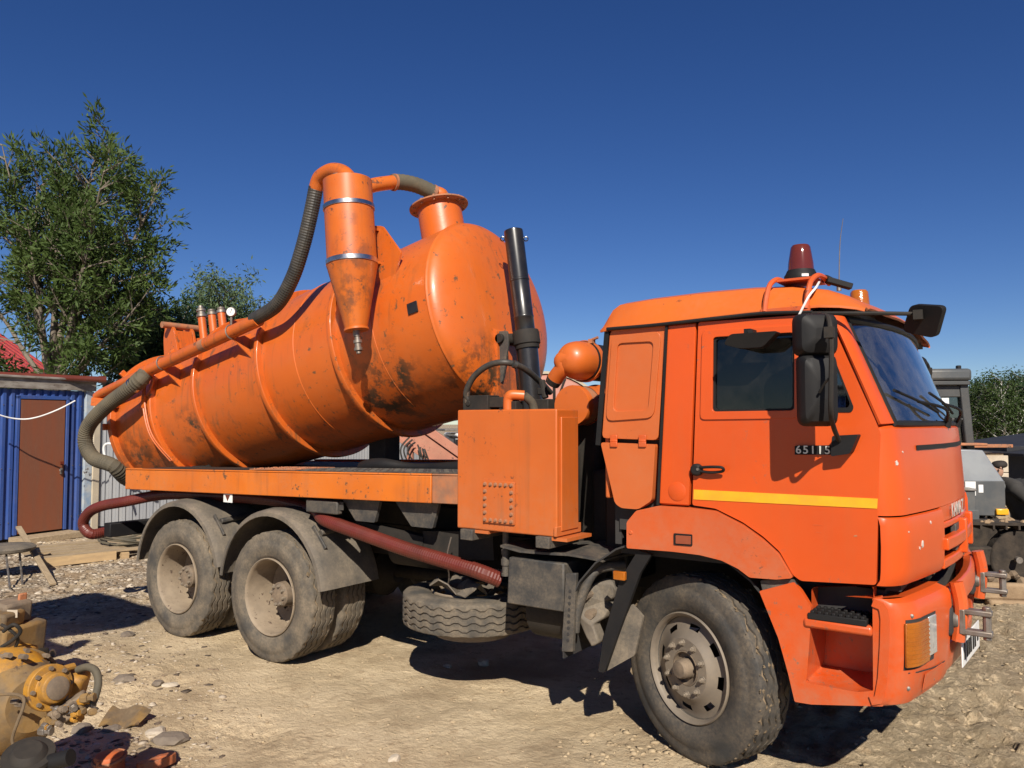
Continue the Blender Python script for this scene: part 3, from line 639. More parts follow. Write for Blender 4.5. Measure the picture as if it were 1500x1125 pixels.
# axles
for x in (0, -1.3): part('rear_axle', MB().cyl((x, -.8, .515), (x, .8, .515), .09, n=14).lathe((x-.24, 0, .53), (x+.24, 0, .53), [(0, .08), (.3, .21), (.7, .21), (1, .08)], 16), CHAS)
part('front_axle', MB().box((WF.x, 0, .44), (.12, 1.75, .12)), CHAS, bevel=.02)
for s in (-1, 1):
    sp_ = MB(); sq_ = MB()
    for i in range(6): sp_.box((-.65, s*.5, .72-.0175*i), (1.25-.16*i, .09, .018))
    for i in range(4): sq_.box((WF.x, s*.45, .66-.0175*i), (1.3-.2*i, .09, .018))
    part('leaf_spring', sp_, CHAS); part('leaf_spring', sq_, CHAS)

# rear fenders
def fender(xc, a0, a1, R, yA=-1.275, yB=-.68, flat=None):
    rows = []; n = 22
    for k in range(n+1):
        a = rad(a0+(a1-a0)*k/n); x, z = xc+R*math.cos(a), .535+R*math.sin(a)*1.02
        rd = lambda d: (xc+(R-d)*math.cos(a), .535+(R-d)*math.sin(a)*1.02)
        r = [V(rd(.05)[0], yA, rd(.05)[1]), V(rd(.02)[0], yA+.004, rd(.02)[1]), V(rd(.004)[0], yA+.03, rd(.004)[1])]
        for j in range(9): y = yA+.06+(yB-yA-.06)*j/8; q = rd(-.010 if j % 2 else 0); r.append(V(q[0], y, q[1]))
        rows.append(r)
    if flat:
        e = rows[0]
        rows = [[p+V(flat[0]*t, 0, flat[1]*t) for p in e] for t in (1, .66, .33)]+rows
    return MB().sheet(rows, -.012)
for s in (-1, 1):
    for (xc, a0, a1, fl_) in ((-1.30, 13, 173, None), (.0, 9, 172, None)):
        m = fender(xc, a0, a1, .665, flat=fl_); m = m if s < 0 else m.mirror()
        fo_ = part('rear_fender', m, FENB, ang=50)
        for (da) in (48,):
            a = rad(da); c = V(xc+.69*math.cos(a), s*1.15, .535+.69*math.sin(a)); part('fender_bracket', MB().cyl(c+V(0, -s*.02, .0), c+V(0, -s*.45, .04), .026, n=10).box(c+V(.02, s*.01, -.03), (.035, .02, .22), Matrix.Rotation(rad(-42), 3, 'Y')), STEPG, fo_, bevel=.004)

# ---- chassis rails and running gear
ch = MB()
for s in (-1, 1): ch.box((1.0, s*.43, .93), (6.7, .075, .26))
for x in (-2.2, -1.3, -.65, 0, .9, 1.9, 2.8): ch.box((x, 0, .92), (.10, .8, .2))
part('chassis_frame', ch, CHAS, bevel=.006)
sf = MB()
for s in (-1, 1): sf.box((-.2, s*.43, 1.15), (4.3, .08, .17))
part('sub_frame', sf, CHAS)
en = MB().box((3.5, 0, .95), (1.3, .8, .55)).box((2.85, 0, 1.35), (.35, 1.5, .5)).box((2.5, 0, .75), (.8, .5, .4)).cyl((2.2, 0, .6), (.2, 0, .56), .06, n=12)
part('engine', en, CHAS, bevel=.03)
rbp = PY(152, 776, -1.15); part('rear_bumper', MB().box((rbp.x+.06, 0, rbp.z), (.12, 2.3, .14)).box((-2.3, -.43, rbp.z+.06), (.7, .07, .1)).box((-2.3, .43, rbp.z+.06), (.7, .07, .1)), BLACK, bevel=.01)
# mud pressed into the front tyre tread
def mud_on(root, R, Wd, n, seed, arc=(0, 6.28)):
    rs = np.random.default_rng(seed); m = MB(); base = [Vector(v) for v in ((1, 0, 0), (-1, 0, 0), (0, 1, 0), (0, -1, 0), (0, 0, 1), (0, 0, -1))]
    for k in range(n):
        a = rs.uniform(*arc); y = rs.uniform(-Wd*.47, Wd*.47); s = .003+.010*rs.random()**3; c = V((R-.003)*math.cos(a), y, (R-.003)*math.sin(a)); er = V(math.cos(a), 0, math.sin(a)); et = V(-math.sin(a), 0, math.cos(a))
        P = [c+er*(p.x*s*rs.uniform(.4, .9))+V(0, 1, 0)*(p.y*s*rs.uniform(.7, 2.2))+et*(p.z*s*rs.uniform(.7, 2.4)) for p in base]
        m.add(P, [(0, 2, 4), (2, 1, 4), (1, 3, 4), (3, 0, 4), (2, 0, 5), (1, 2, 5), (3, 1, 5), (0, 3, 5)])
    me = bpy.data.meshes.new('tread_mud'); me.from_pydata(m.v, [], m.f); me.materials.append(M('tread_mud_tan', (.20, .15, .095), (.13, .095, .06), ns=9, rough=.95, spec=.1)); o = inst('tread_mud', me, root); tag(o, kind='stuff')
for r_o in [o for o in truck.children if o.name.startswith('wheel') and o.type == 'EMPTY']:
    if abs(r_o.location.x-WF.x) < .3 and r_o.location.y < 0: mud_on(r_o, .522, .27, 420, 3)
    elif r_o.location.y < 0: mud_on(r_o, .52, .27, 110, 5)

# paint chips on the front corner
def on_front(u, v, off):
    d = _ray(u, v).normalized(); t = 2.5
    while t < 7:
        p = CAM+d*t
        if abs(p.y) < 1.25 and p.x < fo(p.y, off(p.z)): return p
        t += .004
    return None
CHIP = M('bare_primer', (.62, .58, .52), (.40, .34, .28), ns=40, rough=.5); random.seed(15)
for (u, v, r, of) in ((1313, 678, .011, rake), (1322, 662, .005, rake), (1331, 731, .004, rake), (1351, 797, .016, goff), (1347, 803, .008, goff), (1363, 765, .010, goff), (1331, 779, .004, goff)):
    p = on_front(u, v, of)
    if p is None: continue
    P = []
    for k in range(9):
        a = 2*math.pi*k/9; rr = r*random.uniform(.6, 1.15); y = p.y+rr*math.cos(a)*.8; z = p.z+rr*math.sin(a)*1.1; P.append(V(fo(max(-1.249, min(1.249, y)), of(z))+.0025, y-.0015, z))
    part('paint_chip', MB().add(P+[p_+V(-.004, 0, 0) for p_ in P], [tuple(range(9)), tuple(range(17, 8, -1))]+[(k, (k+1) % 9, (k+1) % 9+9, k+9) for k in range(9)]), CHIP, fp)
for (u, v, w_, h_) in ((1253, 785, .018, .010), (1197, 769, .05, .004), (1199, 780, .03, .004), (1075, 776, .01, .005)):
    p = PY(u, v, -1.2505); part('scratch', MB().plate(rnd([(p.x-w_/2, p.z-h_/2), (p.x+w_/2, p.z-h_*.2), (p.x+w_*.4, p.z+h_/2), (p.x-w_*.3, p.z+h_*.3)], .002), y=-1.2515, t=.003), RUSTO if u > 1240 else FENP)
# ---------------------------------------------------------------- tank (tipped 12 degrees)
AL = .209; XR, ZR, TR = -3.276, 1.883, .804; CA, SA = math.cos(AL), math.sin(AL)
def T(s, y, h): return V(XR+s*CA-h*SA, y, ZR+s*SA+h*CA)
def TI(p): dx, dz = p.x-XR, p.z-ZR; return V(dx*CA+dz*SA, p.y, -dx*SA+dz*CA)
AX = T(1, 0, 0)-T(0, 0, 0); NH = T(0, 0, 1)-T(0, 0, 0)
tank = empty('tank', parent=truck)
hd = [(4.651+.205*math.sin(a), TR*math.cos(a)**.8) for a in [math.pi/2*k/14 for k in range(1, 14)]]+[(4.856, 0)]
prof = [(-.02, 0), (-.02, .60), (-.02, TR-.06), (-.01, TR-.01), (0, TR)]+[(.15*k, TR) for k in range(1, 31)]+[(4.64, TR)]
part('shell', MB().lathe(T(0, 0, 0), T(1, 0, 0), prof, 96, False, True), TNKP, tank, ang=50)
part('front_head', MB().lathe(T(0, 0, 0), T(1, 0, 0), [(4.645, TR-.004), (4.647, TR+.006), (4.655, TR+.005), (4.66, TR-.001)]+hd, 96, False, True), TNKP, tank, ang=60)
part('weld_seam', MB().lathe(T(0, 0, 0), T(1, 0, 0), [(4.03, TR), (4.034, TR+.004), (4.04, TR)], 96, False, True), TNKP, tank)
part('weld_seam', MB().lathe(T(0, 0, 0), T(1, 0, 0), [(3.05, TR), (3.054, TR+.004), (3.06, TR)], 96, False, True), TNKP, tank)
for s_ in (.79, 1.566, 2.578, 3.579):
    hh = .05; wdt = .055
    part('stiffening_ring', MB().lathe(T(0, 0, 0), T(1, 0, 0), [(s_-wdt/2, TR-.002), (s_-wdt/2, TR+hh), (s_-wdt/2+.008, TR+hh+.004), (s_+wdt/2-.008, TR+hh+.004), (s_+wdt/2, TR+hh), (s_+wdt/2, TR-.002)], 96, False, True), TNKP, tank, bevel=.004)
part('rear_flange', MB().lathe(T(0, 0, 0), T(1, 0, 0), [(-.05, .70), (-.05, TR+.05), (-.03, TR+.055), (.03, TR+.055), (.035, TR-.002)], 96, False, True), TNKP, tank, bevel=.004)
# patches and plate
for (u, v, w_, h_) in ((605, 451, .10, .085),):
    d = _ray(u, v).normalized(); best = None
    for k in range(400):
        p = CAM+d*(4+k*.01); q = TI(p)
        if q.y**2+q.z**2 < (TR+.004)**2: best = q; break
    an = math.atan2(best.z, -best.y)
    def tp(ds, da, r): return T(best.x+ds, -r*math.cos(an+da), r*math.sin(an+da))
    part('data_plate', MB().sheet([[tp(x, z/TR, TR+.012) for x in (-w_/2, w_/2)] for z in (-h_/2, 0, h_/2)], -.012), GLOSSB, tank)
# filling neck
nk = V(*TI(PY(650, 330, 0))); ns = 4.30
part('neck', MB().lathe(T(ns, 0, .70), T(ns, 0, 1.12), [(0, .20), (1, .20)], 40), TNKP, tank)
part('neck_lid', MB().lathe(T(ns, 0, 1.105), T(ns, 0, 2.105), [(0, .262), (.004, .268), (.016, .268), (.02, .262)], 48, True, True), RUSTO, tank)
for k in range(12):
    a = 2*math.pi*k/12; c = T(ns+.235*math.cos(a), .235*math.sin(a), 1.09); part('bolt', MB().cyl(c, c+NH*.05, .012, n=6), RUSTO, tank)
# cyclone
c0, c1, c2, c3 = PY(509, 266, -1.0), PY(516, 390, -1.0), PY(522, 482, -1.0), PY(525.5, 516, -1.0)
cyc = empty('cyclone_separator', parent=truck)
L1 = (c1-c0).length
part('body', MB().lathe(c0, c1, [(-.012, 0), (-.012, .10), (-.008, .185), (0, .196), (.30, .197), (.305, .203), (.34, .203), (.345, .198), (.97, .198), (1, .198)], 48, False), CYCP, cyc)
for t0, t1 in ((.295, .345), (.93, .985)): part('clamp_band', MB().lathe(c0, c1, [(t0, .197), (t0, .206), (t1, .206), (t1, .197)], 48, False), CHROME, cyc, bevel=.002)
part('cone', MB().lathe(c1, c2, [(0, .203), (.03, .198), (1, .088)], 48, False), CYCP, cyc)
d_ = (c3-c2).normalized()
part('outlet_flange', MB().lathe(c2, c2+d_, [(-.006, .06), (-.004, .098), (.012, .098), (.014, .03)], 32, True, True), CYCP, cyc)
part('drain_valve', MB().lathe(c2, c2+d_, [(.01, .03), (.06, .03), (.062, .022), (.09, .022), (.092, .034), (.115, .034), (.117, .026), (.15, .026), (.152, .034), (.175, .034), (.178, .02), (.20, .02)], 14, True, True), STEEL, cyc)
gp = MB().plate(rnd(sp([(536, 330), (560, 331), (587, 369), (575, 420), (536, 440)], -.72), .02), y=-.72, t=.02); part('gusset', gp, TNKP, cyc, bevel=.004)
for t in (.5, .9): p = c0.lerp(c1, t); part('bracket', MB().bar(p+V(0, .15, 0), V(p.x, -.62, p.z), .10, .02), CYCP, cyc)
# pipes on the cyclone
bend = [PY(511, 285, -1.0), PY(513, 266, -1.0), PY(503, 253, -.99), PY(486, 250, -.98), PY(469, 260, -.97), PY(463, 276, -.96)]
part('outlet_bend', MB().tube(bend, .062, n=18), CYCP, cyc)
bh = [PY(463, 274, -.96), PY(456, 310, -.96), PY(444, 360, -.96), (PY(428, 408, -.95)), PY(405, 447, -.93), PY(372, 468, -.9)]
part('outlet_hose', MB().tube(bh, .062, n=18, ridge=.0014, pitch=.022), BHOSE, cyc, ang=12)
inl = [PY(520, 284, -.86), PY(545, 272, -.7), PY(576, 267, -.5)]
part('inlet_pipe', MB().tube(inl, .060, n=18), CYCP, cyc)
part('inlet_hose', MB().tube([PY(574, 267, -.5), PY(590, 267, -.4), PY(612, 272, -.26), PY(636, 283, -.12)], .068, n=18, ridge=.002, pitch=.04), GHOSE, cyc)
part('inlet_elbow', MB().tube([PY(632, 281, -.12), PY(648, 287, -.05), T(ns, 0, 1.10)], .06, n=18), CYCP, cyc)
for (p, q) in ((inl[2], PY(579, 267.5, -.48)), (PY(632, 281, -.14), PY(637, 284, -.11))): part('hose_clamp', MB().cyl(p, q, .074, n=18), RUSTO, cyc)
c = c0+V(.03, -.14, .03); part('top_fitting', MB().lathe(c+V(0, 0, -.06), c+V(0, 0, 1), [(0, .045), (.02, .045), (.025, .03), (.05, .032), (.055, 0)], 12, True, True), STEEL, cyc)
# rail pipe along the tank
rp_ = [T(2.76, -.9, .40), T(.86, -.9, .385), T(-.02, -.9, .37)]
rail = empty('suction_pipe', parent=truck)
part('pipe', MB().tube([rp_[0], rp_[1]], .062, n=18, smooth=False), TNKP, rail)
part('pipe', MB().tube([rp_[1]+AX*.02, rp_[2], T(-.12, -.9, .355)], .05, n=16, smooth=False), TNKP, rail)
part('pipe_collar', MB().cyl(T(.80, -.9, .384), T(.95, -.9, .386), .068, n=18), TNKP, rail)
part('pipe_patch', MB().cyl(T(1.88, -.9, .394), T(1.96, -.9, .394), .0635, n=18), RUSTO, rail)
for s_ in (1.20, 2.36):
    tr_ = [T(s_, -.90, .33), T(s_, -.70, .40), T(s_+.10, -.79, .12)]
    m = MB(); P = [p-AX*.006 for p in tr_]+[p+AX*.006 for p in tr_]; m.add(P, [(0, 1, 2), (3, 5, 4), (0, 3, 4, 1), (1, 4, 5, 2), (2, 5, 3, 0)]); part('support_bracket', m, TNKP, rail)
    part('u_bolt', MB().tube([T(s_, -.90+.07*math.cos(a), .395+.07*math.sin(a)) for a in [math.pi*2*k/16 for k in range(17)]], .007, n=6, smooth=False), STEEL, rail)
# thick grey hose hanging off the rear
gh_ = [T(.86, -.90, .37), PY(206, 556, -.98), PY(186, 572, -1.02), PY(157, 594, -1.03), PY(131, 622, -1.03), PY(125, 648, -1.02), PY(137, 671, -1.0), PY(165, 682, -.96), T(.10, -.74, -.62), T(.25, -.55, -.60)]
part('loading_hose', MB().tube(gh_, .075, n=20, ridge=.003, pitch=.03, sub=12), GHOSE, rail, ang=10)
part('hose_collar', MB().cyl(PY(209, 553, -.96), PY(200, 561, -.99), .086, n=18), GHOSE, rail)
part('hose_clamp', MB().cyl(PY(199, 562, -.99), PY(195, 565.5, -1.0), .086, n=18), CHROME, rail)
# hatch bracket on top at the rear, valves, gauge
hb = empty('hatch_bracket', parent=tank)
for y in (-.52, -.30): part('cheek', MB().plate(rnd([(-.10, -.12), (.16, -.12), (.13, .16), (.05, .25), (-.02, .24), (-.08, .10)], .03), y=y, t=.03, f=lambda x, y, z: T(.72+x, y, .74+z)), TNKP, hb, bevel=.004)
part('pin', MB().cyl(T(.80, -.62, .95), T(.80, -.18, .95), .035, n=14), RUSTO, hb)
part('web', MB().box(T(.76, -.41, .78), (.2, .2, .2), Matrix.Rotation(-AL, 3, 'Y')), TNKP, hb)
for k, (u, v) in enumerate(((296, 470), (311, 467), (325, 464))):
    q = TI(PY(u, v, -.35)); 
    vv = empty('relief_valve', parent=truck)
    part('stub', MB().cyl(T(q.x, -.35, .66), T(q.x, -.35, q.z+.05), .042, n=14), TNKP, vv)
    part('cap', MB().lathe(T(q.x, -.35, q.z+.04), T(q.x, -.35, q.z+1.04), [(0, .055), (.03, .055), (.035, .04), (.06, .04), (.065, .05), (.09, .05), (.10, .03), (.13, .025)] if k == 0 else [(0, .05), (.03, .05), (.035, .035), (.05, .04), (.06, .04)], 14, True, True), STEEL, vv, bevel=.002)
g = PY(339, 457, -.40); gg = empty('pressure_gauge', parent=truck); dn = (CAM-g); dn.z = 0; dn.normalize(); dn = (dn+V(-.3, -.2, 0)).normalized()
part('case', MB().lathe(g-dn*.02, g+dn*.02, [(0, .048), (.9, .05), (1, .046)], 20), STEEL, gg)
part('dial', MB().cyl(g+dn*.02, g+dn*.0225, .043, n=20), WHITE, gg)
part('needle', MB().bar(g+dn*.025+V(0, 0, -.012), g+dn*.025+V(.012, .006, .032), .006, .003), BLACK, gg)
part('stem', MB().cyl(g-dn*.0+V(0, 0, -.05), g+V(0, 0, -.17), .012, n=8), STEEL, gg)
# hydraulic lines at the rear ring
hl = MB()
for k, dx in enumerate((0, .035)):
    hl.tube([T(.66+dx, -.70, .55), T(.70+dx, -.83, .30), T(.72+dx, -.87, .02), T(.76+dx, -.84, -.28), T(.84+dx, -.70, -.55)], .010, n=6)
hl.tube([T(.70, -.74, .48), T(.86, -.86, .42), T(.90, -.84, .30), T(.80, -.83, .2), T(.72, -.86, .12)], .009, n=6)
hl.tube([T(.58, -.80, .30), T(.74, -.86, .36), T(.80, -.80, .46)], .010, n=6).box(T(.73, -.86, .10), (.05, .04, .12))
part('hydraulic_lines', hl, TNKP, tank)
for a in range(0, 360, 45):
    y, z = math.cos(rad(a)), math.sin(rad(a)); part('rear_clamp', MB().bar(T(-.06, y*.70, z*.70), T(-.06, y*.90, z*.90), .07, .03, up=AX), TNKP, tank, bevel=.005)
part('rear_plate_bracket', MB().bar(T(-.13, -.95, .30), T(.12, -.80, .22), .06, .09).bar(T(-.16, -.86, .37), T(-.02, -.86, .30), .05, .05), TNKP, tank, bevel=.004)
# tank saddle hinge and cradle
sd = MB()
for s in (-1, 1): sd.box((-2.1, s*.42, 1.36), (.18, .10, .3))
sd.cyl((-2.1, -.6, 1.42), (-2.1, .6, 1.42), .05, n=12)
part('tipping_frame', sd, CHAS)
cpx = PY(563, 660, .1).x; part('cradle_post', MB().box((cpx, .1, 1.70), (.22, .20, .70)).box((cpx, .1, 1.84), (.28, .22, .05)), CHAS, bevel=.01)

# ---------------------------------------------------------------- telescopic ram
yr = -.10; r0, r1, r2 = PY(752, 338, yr), PY(770, 487, yr), PY(781, 610, yr); r3 = r1.lerp(r2, 2.2)
ram = empty('telescopic_ram', parent=truck); dd = (r2-r0).normalized()
part('upper_sleeve', MB().lathe(r0, r1, [(-.012, .0), (-.012, .055), (0, .077), (.02, .079), (.48, .079), (.485, .083), (.50, .083), (.505, .079), (.84, .079), (.845, .082), (.86, .082), (.865, .079), (1.02, .079)], 32), GLOSSB, ram)
part('collar', MB().lathe(r0.lerp(r1, .985), r0.lerp(r1, 1.16), [(0, .078), (0, .104), (.15, .110), (.75, .110), (.78, .100), (1, .098), (1, .08)], 32, False), CHAS, ram, bevel=.003)
part('lower_sleeve', MB().cyl(r1, r3, .088, n=32), GLOSSB, ram)
pv = r0.lerp(r1, 1.06)
part('trunnion', MB().cyl(pv+V(-.22, -.02, 0), pv+V(.0, -.02, 0), .05, n=16).cyl(pv+V(-.165, -.16, 0), pv+V(-.165, .12, 0), .04, n=14), CHAS, ram, bevel=.004)
part('trunnion_ear', MB().plate(rnd([(-.26, .06), (-.10, .06), (-.09, -.06), (-.15, -.36), (-.2, -.36), (-.2, -.1)], .02), y=-.13, t=.02, f=lambda x, y, z: pv+V(x, y, z)), STEPG, ram, bevel=.004)
part('head_bracket', MB().plate(rnd([(-.32, .16), (-.16, .06), (-.14, -.52), (-.34, -.42)], .01), y=-.16, t=.26, f=lambda x, y, z: pv+V(x-.02, y, z)), TNKP, ram, bevel=.006)
part('head_bracket_foot', MB().box(pv+V(-.24, -.1, -.55), (.22, .16, .13)), BLACK, ram, bevel=.02)
for k in (-1, 1): part('lifting_eye', MB().tube([r0+dd*.07+RT*(k*.096)+RT*(.018*math.cos(a))+V(0, 0, .018*math.sin(a)) for a in [2*math.pi*j/12 for j in range(13)]], .005, n=6, smooth=False), GLOSSB, ram)

# ---------------------------------------------------------------- oil box in front of the tank
bx0, bx1, bz0, bz1 = 1.94, 2.725, 1.215, 2.0
ob = part('oil_box', MB().box(((bx0+bx1)/2, -1.12, (bz0+bz1)/2), (bx1-bx0, .265, bz1-bz0)), BOXP, bevel=.010, seg=3)
part('box_back', MB().box(((bx0+bx1)/2-.08, -.82, (bz0+bz1)/2-.12), (bx1-bx0-.2, .33, bz1-bz0-.3)), CHAS)
part('box_edge', MB().box((bx1-.004, -1.12, 1.25), (.02, .30, .06)), BOXP, ob, bevel=.004)
sdp = MB().box((bx1+.006, -1.115, 1.60), (.014, .20, .70)); part('side_cover', sdp, BOXP, ob, bevel=.004)
pA, pB = PY(709, 704, -1.2525), PY(755, 769, -1.2525)
cp = part('cover_plate', MB().box(((pA.x+pB.x)/2, -1.2595, (pA.z+pB.z)/2), (pB.x-pA.x, .014, pA.z-pB.z)), BOXP, ob, bevel=.003)
bolts = [(pA.x+.02, z) for z in np.linspace(pB.z+.02, pA.z-.02, 6)]+[(pB.x-.02, z) for z in np.linspace(pB.z+.02, pA.z-.02, 6)]+[(x, pA.z-.02) for x in np.linspace(pA.x+.065, pB.x-.065, 4)]+[(x, pB.z+.02) for x in np.linspace(pA.x+.065, pB.x-.065, 4)]
b_me = MB().lathe((0, 0, 0), (0, -1, 0), [(0, .015), (.002, .015), (.003, .010), (.012, .0095), (.013, 0)], 6, True, True).mesh('bolt', RUSTO)
for x, z in bolts: inst('bolt', b_me, ob, (x, -1.267, z))
for x in (bx0+.10, bx1-.09):
    part('box_foot', MB().box((x, -1.10, bz0-.035), (.10, .36, .07)), STEPG, ob, bevel=.004)
    part('foot_plate', MB().box((x+.10, -1.10, bz0-.012), (.12, .30, .02)), BOXP, ob)
drn = PY(741, 805, -1.12); part('drain_pipe', MB().cyl((drn.x, -1.12, bz0+.02), (drn.x, -1.12, drn.z), .022, n=12).lathe((drn.x, -1.12, drn.z), (drn.x, -1.12, drn.z-1), [(0, .03), (.03, .03), (.032, .024), (.06, .026), (.062, .032), (.10, .032), (.102, .024), (.15, .024), (.152, .03), (.17, .03)], 14, True, True), STEPG, ob)
el = [PY(744.5, 604, -1.0), PY(744.5, 586, -1.0), PY(747, 580, -1.0), PY(752, 578.5, -.99), PY(768, 579.5, -.95), PY(779, 590, -.9), PY(783, 604, -.88)]
part('return_pipe', MB().tube(el[:5], .035, n=14, sub=5), BOXP); part('return_hose', MB().tube(el[4:], .030, n=12), GHOSE)
vb = PY(705, 591, -.95); va = MB().box(vb, (.22, .14, .11)).box(vb+V(.16, 0, .005), (.12, .10, .07)).cyl(vb+V(-.06, -.07, 0), vb+V(-.06, -.078, 0), .02, n=10).cyl(vb+V(.2, 0, 0), vb+V(.30, .02, .0), .03, n=10).box(vb+V(.05, 0, -.07), (.1, .08, .06)).box(vb+V(.29, -.02, -.03), (.10, .08, .08))
part('control_valve', va, CHAS, bevel=.008)
ho = [PY(687, 586, -1.0), PY(683, 575, -1.02), PY(694, 552, -1.03), PY(716, 535, -1.03), PY(742, 531, -1.0), PY(768, 540, -.85), PY(792, 560, -.65), PY(806, 575, -.5)]
part('pressure_hose', MB().tube(ho, .022, n=12, sub=10), BHOSE)
part('hose_fitting', MB().tube([PY(692, 592, -.99), PY(685, 590, -1.0), PY(684, 582, -1.01), PY(684.5, 572, -1.02)], .020, n=12), STEEL)
part('hose_tie', MB().cyl(PY(752, 533, -.99), PY(757, 535, -.97), .028, n=12), BHOSE)
vl = PY(799, 594, -.7); part('ram_valve', MB().box(vl, (.12, .12, .09)).cyl(vl+V(0, 0, .05), vl+V(-.03, 0, .18), .025, n=10).box(vl+V(-.03, 0, .1), (.05, .05, .05)), CHAS, bevel=.008)

# air drums between box and cab (axes across the truck)
yd = -.80; dc_ = PY(837, 594, yd)
af = empty('lower_air_drum', parent=truck)
part('end_cap', MB().lathe(dc_, dc_+V(0, 1, 0), [(0, 0), (0, .134), (.012, .138), (.06, .138)], 40, False, True), BOXP, af)
part('mesh_band', MB().lathe(dc_, dc_+V(0, 1, 0), [(.06, .133), (.16, .133)], 40, False, True), RUSTO, af)
part('flange', MB().lathe(dc_, dc_+V(0, 1, 0), [(.16, .136), (.30, .142), (.33, .155), (.35, .155), (.352, .10)], 40, False, True), BOXP, af)
part('cap_bolt', MB().box(dc_+V(.03, -.02, -.10), (.02, .04, .04)), RUSTO, af)
part('housing', MB().lathe(dc_, dc_+V(0, 1, 0), [(.352, 0), (.352, .148), (1.1, .148), (1.1, 0)], 32, False, True), BLACK, af)
ud = PY(838, 527, -.74); au = empty('upper_air_drum', parent=truck)
part('dome', MB().lathe(ud, ud+V(0, 1, 0), [(-.08, 0), (-.075, .05), (-.05, .095), (0, .122), (.06, .134), (.12, .137), (.14, .137)], 36, False, True), BOXP, au)
part('rim', MB().lathe(ud, ud+V(0, 1, 0), [(.155, .130), (.155, .148), (.19, .148), (.19, .12)], 36, False, True), BOXP, au)
part('rim_band', MB().lathe(ud, ud+V(0, 1, 0), [(.13, .13), (.13, .141), (.155, .141)], 36, False, True), BLACK, au)
part('elbow', MB().tube([ud+V(.02, -.02, .02), ud+V(-.06, -.03, .0), PY(825, 538, -.76), PY(817, 549, -.75), PY(811, 558, -.74)], .056, n=18), BOXP, au)
part('cut_end', MB().cyl(PY(813, 555, -.745), PY(809, 562, -.738), .0585, .052, n=16), CHAS, au)
part('clamp_screw', MB().box(ud+V(.07, .15, .135), (.03, .05, .03)).cyl(ud+V(.05, .15, .14), ud+V(.12, .15, .16), .01, n=6), RUSTO, au)
part('housing', MB().lathe(ud, ud+V(0, 1, 0), [(.19, 0), (.19, .132), (.95, .132), (.95, 0)], 32, False, True), BLACK, au)
part('pump_housing', MB().box((2.42, -.12, 1.48), (.5, 1.0, .96)), CHAS, bevel=.04)
part('intake_stack', MB().box((2.86, -.55, 1.75), (.10, .25, .9)).box((2.93, .12, 1.45), (.16, 2.0, 1.1)), BLACK, bevel=.02)

# ---------------------------------------------------------------- deck
dkz = lambda x: 1.455+.0235*(x+2.284)
def beam(y, x0, x1, mat, name='deck_beam', h=.19, t=.05):
    o = [(x0, dkz(x0)), (x1, dkz(x1)), (x1, dkz(x1)-h), (x0, dkz(x0)-h)]
    m = MB().plate(o, y=y, t=t); m.plate([(x0, dkz(x0)+.0), (x1, dkz(x1)+.0), (x1, dkz(x1)+.014), (x0, dkz(x0)+.014)], y=y-.004, t=t+.06); return part(name, m, mat, bevel=.006)
beam(-1.21, -2.28, 1.672, BEAMP); beam(-1.205, 1.677, 1.935, RUSTO, 'deck_beam_end'); beam(1.16, -2.28, 1.935, BEAMP)
part('deck_end_beam', MB().box((-2.26, 0, dkz(-2.26)-.095), (.05, 2.32, .19)), BEAMP, bevel=.006)
cb = MB()
for x in (-2.0, -1.5, -1.0, -.5, 0, .5, 1.0, 1.5): cb.box((x, 0, dkz(x)-.11), (.07, 2.26, .12))
part('deck_cross_beams', cb, CHAS)
part('deck_floor_bounce_block', MB().plate([(-2.22, dkz(-2.22)-.03), (1.85, dkz(1.85)-.03), (1.85, dkz(1.85)-.012), (-2.22, dkz(-2.22)-.012)], y=-1.14, t=2.28), CHAS)  # dark plate added to stop ground light bouncing up onto the tank
def treadsheet(x0, x1, y0, y1, dz=0):
    m = MB().plate([(x0, dkz(x0)+.016+dz), (x1, dkz(x1)+.016+dz), (x1, dkz(x1)+.024+dz), (x0, dkz(x0)+.024+dz)], y=y0, t=y1-y0)
    n = int((x1-x0)/.06)
    for i in range(n):
        for j in range(int((y1-y0)/.07)):
            x = x0+.03+i*.06; m.box((x, y0+.03+j*.07, dkz(x)+.026+dz), (.034, .010, .006), Matrix.Rotation(rad(45 if (i+j) % 2 else -45), 3, 'Z'))
    return m
part('tread_sheet', treadsheet(.25, 1.9, -1.20, -.78), STEPG)
part('tread_sheet', treadsheet(-.35, .23, -1.20, -.78, .004), RUSTO)
part('tread_sheet', MB().box((-1.2, -1.0, dkz(-1.2)+.012), (1.6, .4, .01), Matrix.Rotation(-.0235, 3, 'Y')), CHAS)
for x in (1.25, .68): part('deck_bracket', MB().plate(rnd([(x, 1.34), (x+.42, 1.35), (x+.36, 1.17), (x+.16, 1.17)], .01), y=-1.12, t=.03), STEPG, bevel=.004)
part('deck_bracket', MB().box((.52, -1.15, 1.26), (.36, .06, .10)), STEPG, bevel=.01)
tri = PY(334, 729, -1.19); part('reflector_plate', MB().box(tri, (.12, .006, .08)), WHITE); part('reflector', MB().plate([(tri.x-.035, tri.z+.025), (tri.x+.035, tri.z+.025), (tri.x, tri.z-.03)], y=tri.y-.006, t=.004), REDL)
part('maker_plate', MB().box(PY(497, 741, -1.15), (.09, .008, .06)), STEPG)
# coiled rags and hose lying on the deck
m = MB(); q0 = PY(530, 684, -.55); m.tube([q0, V(q0.x+.3, -.6, 1.565), V(q0.x+.6, -.55, 1.555), V(1.4, -.6, 1.565), V(1.95, -.55, 1.575)], lambda t: .045+.015*math.sin(t*9), n=12)
part('deck_roll', m, BLACK)

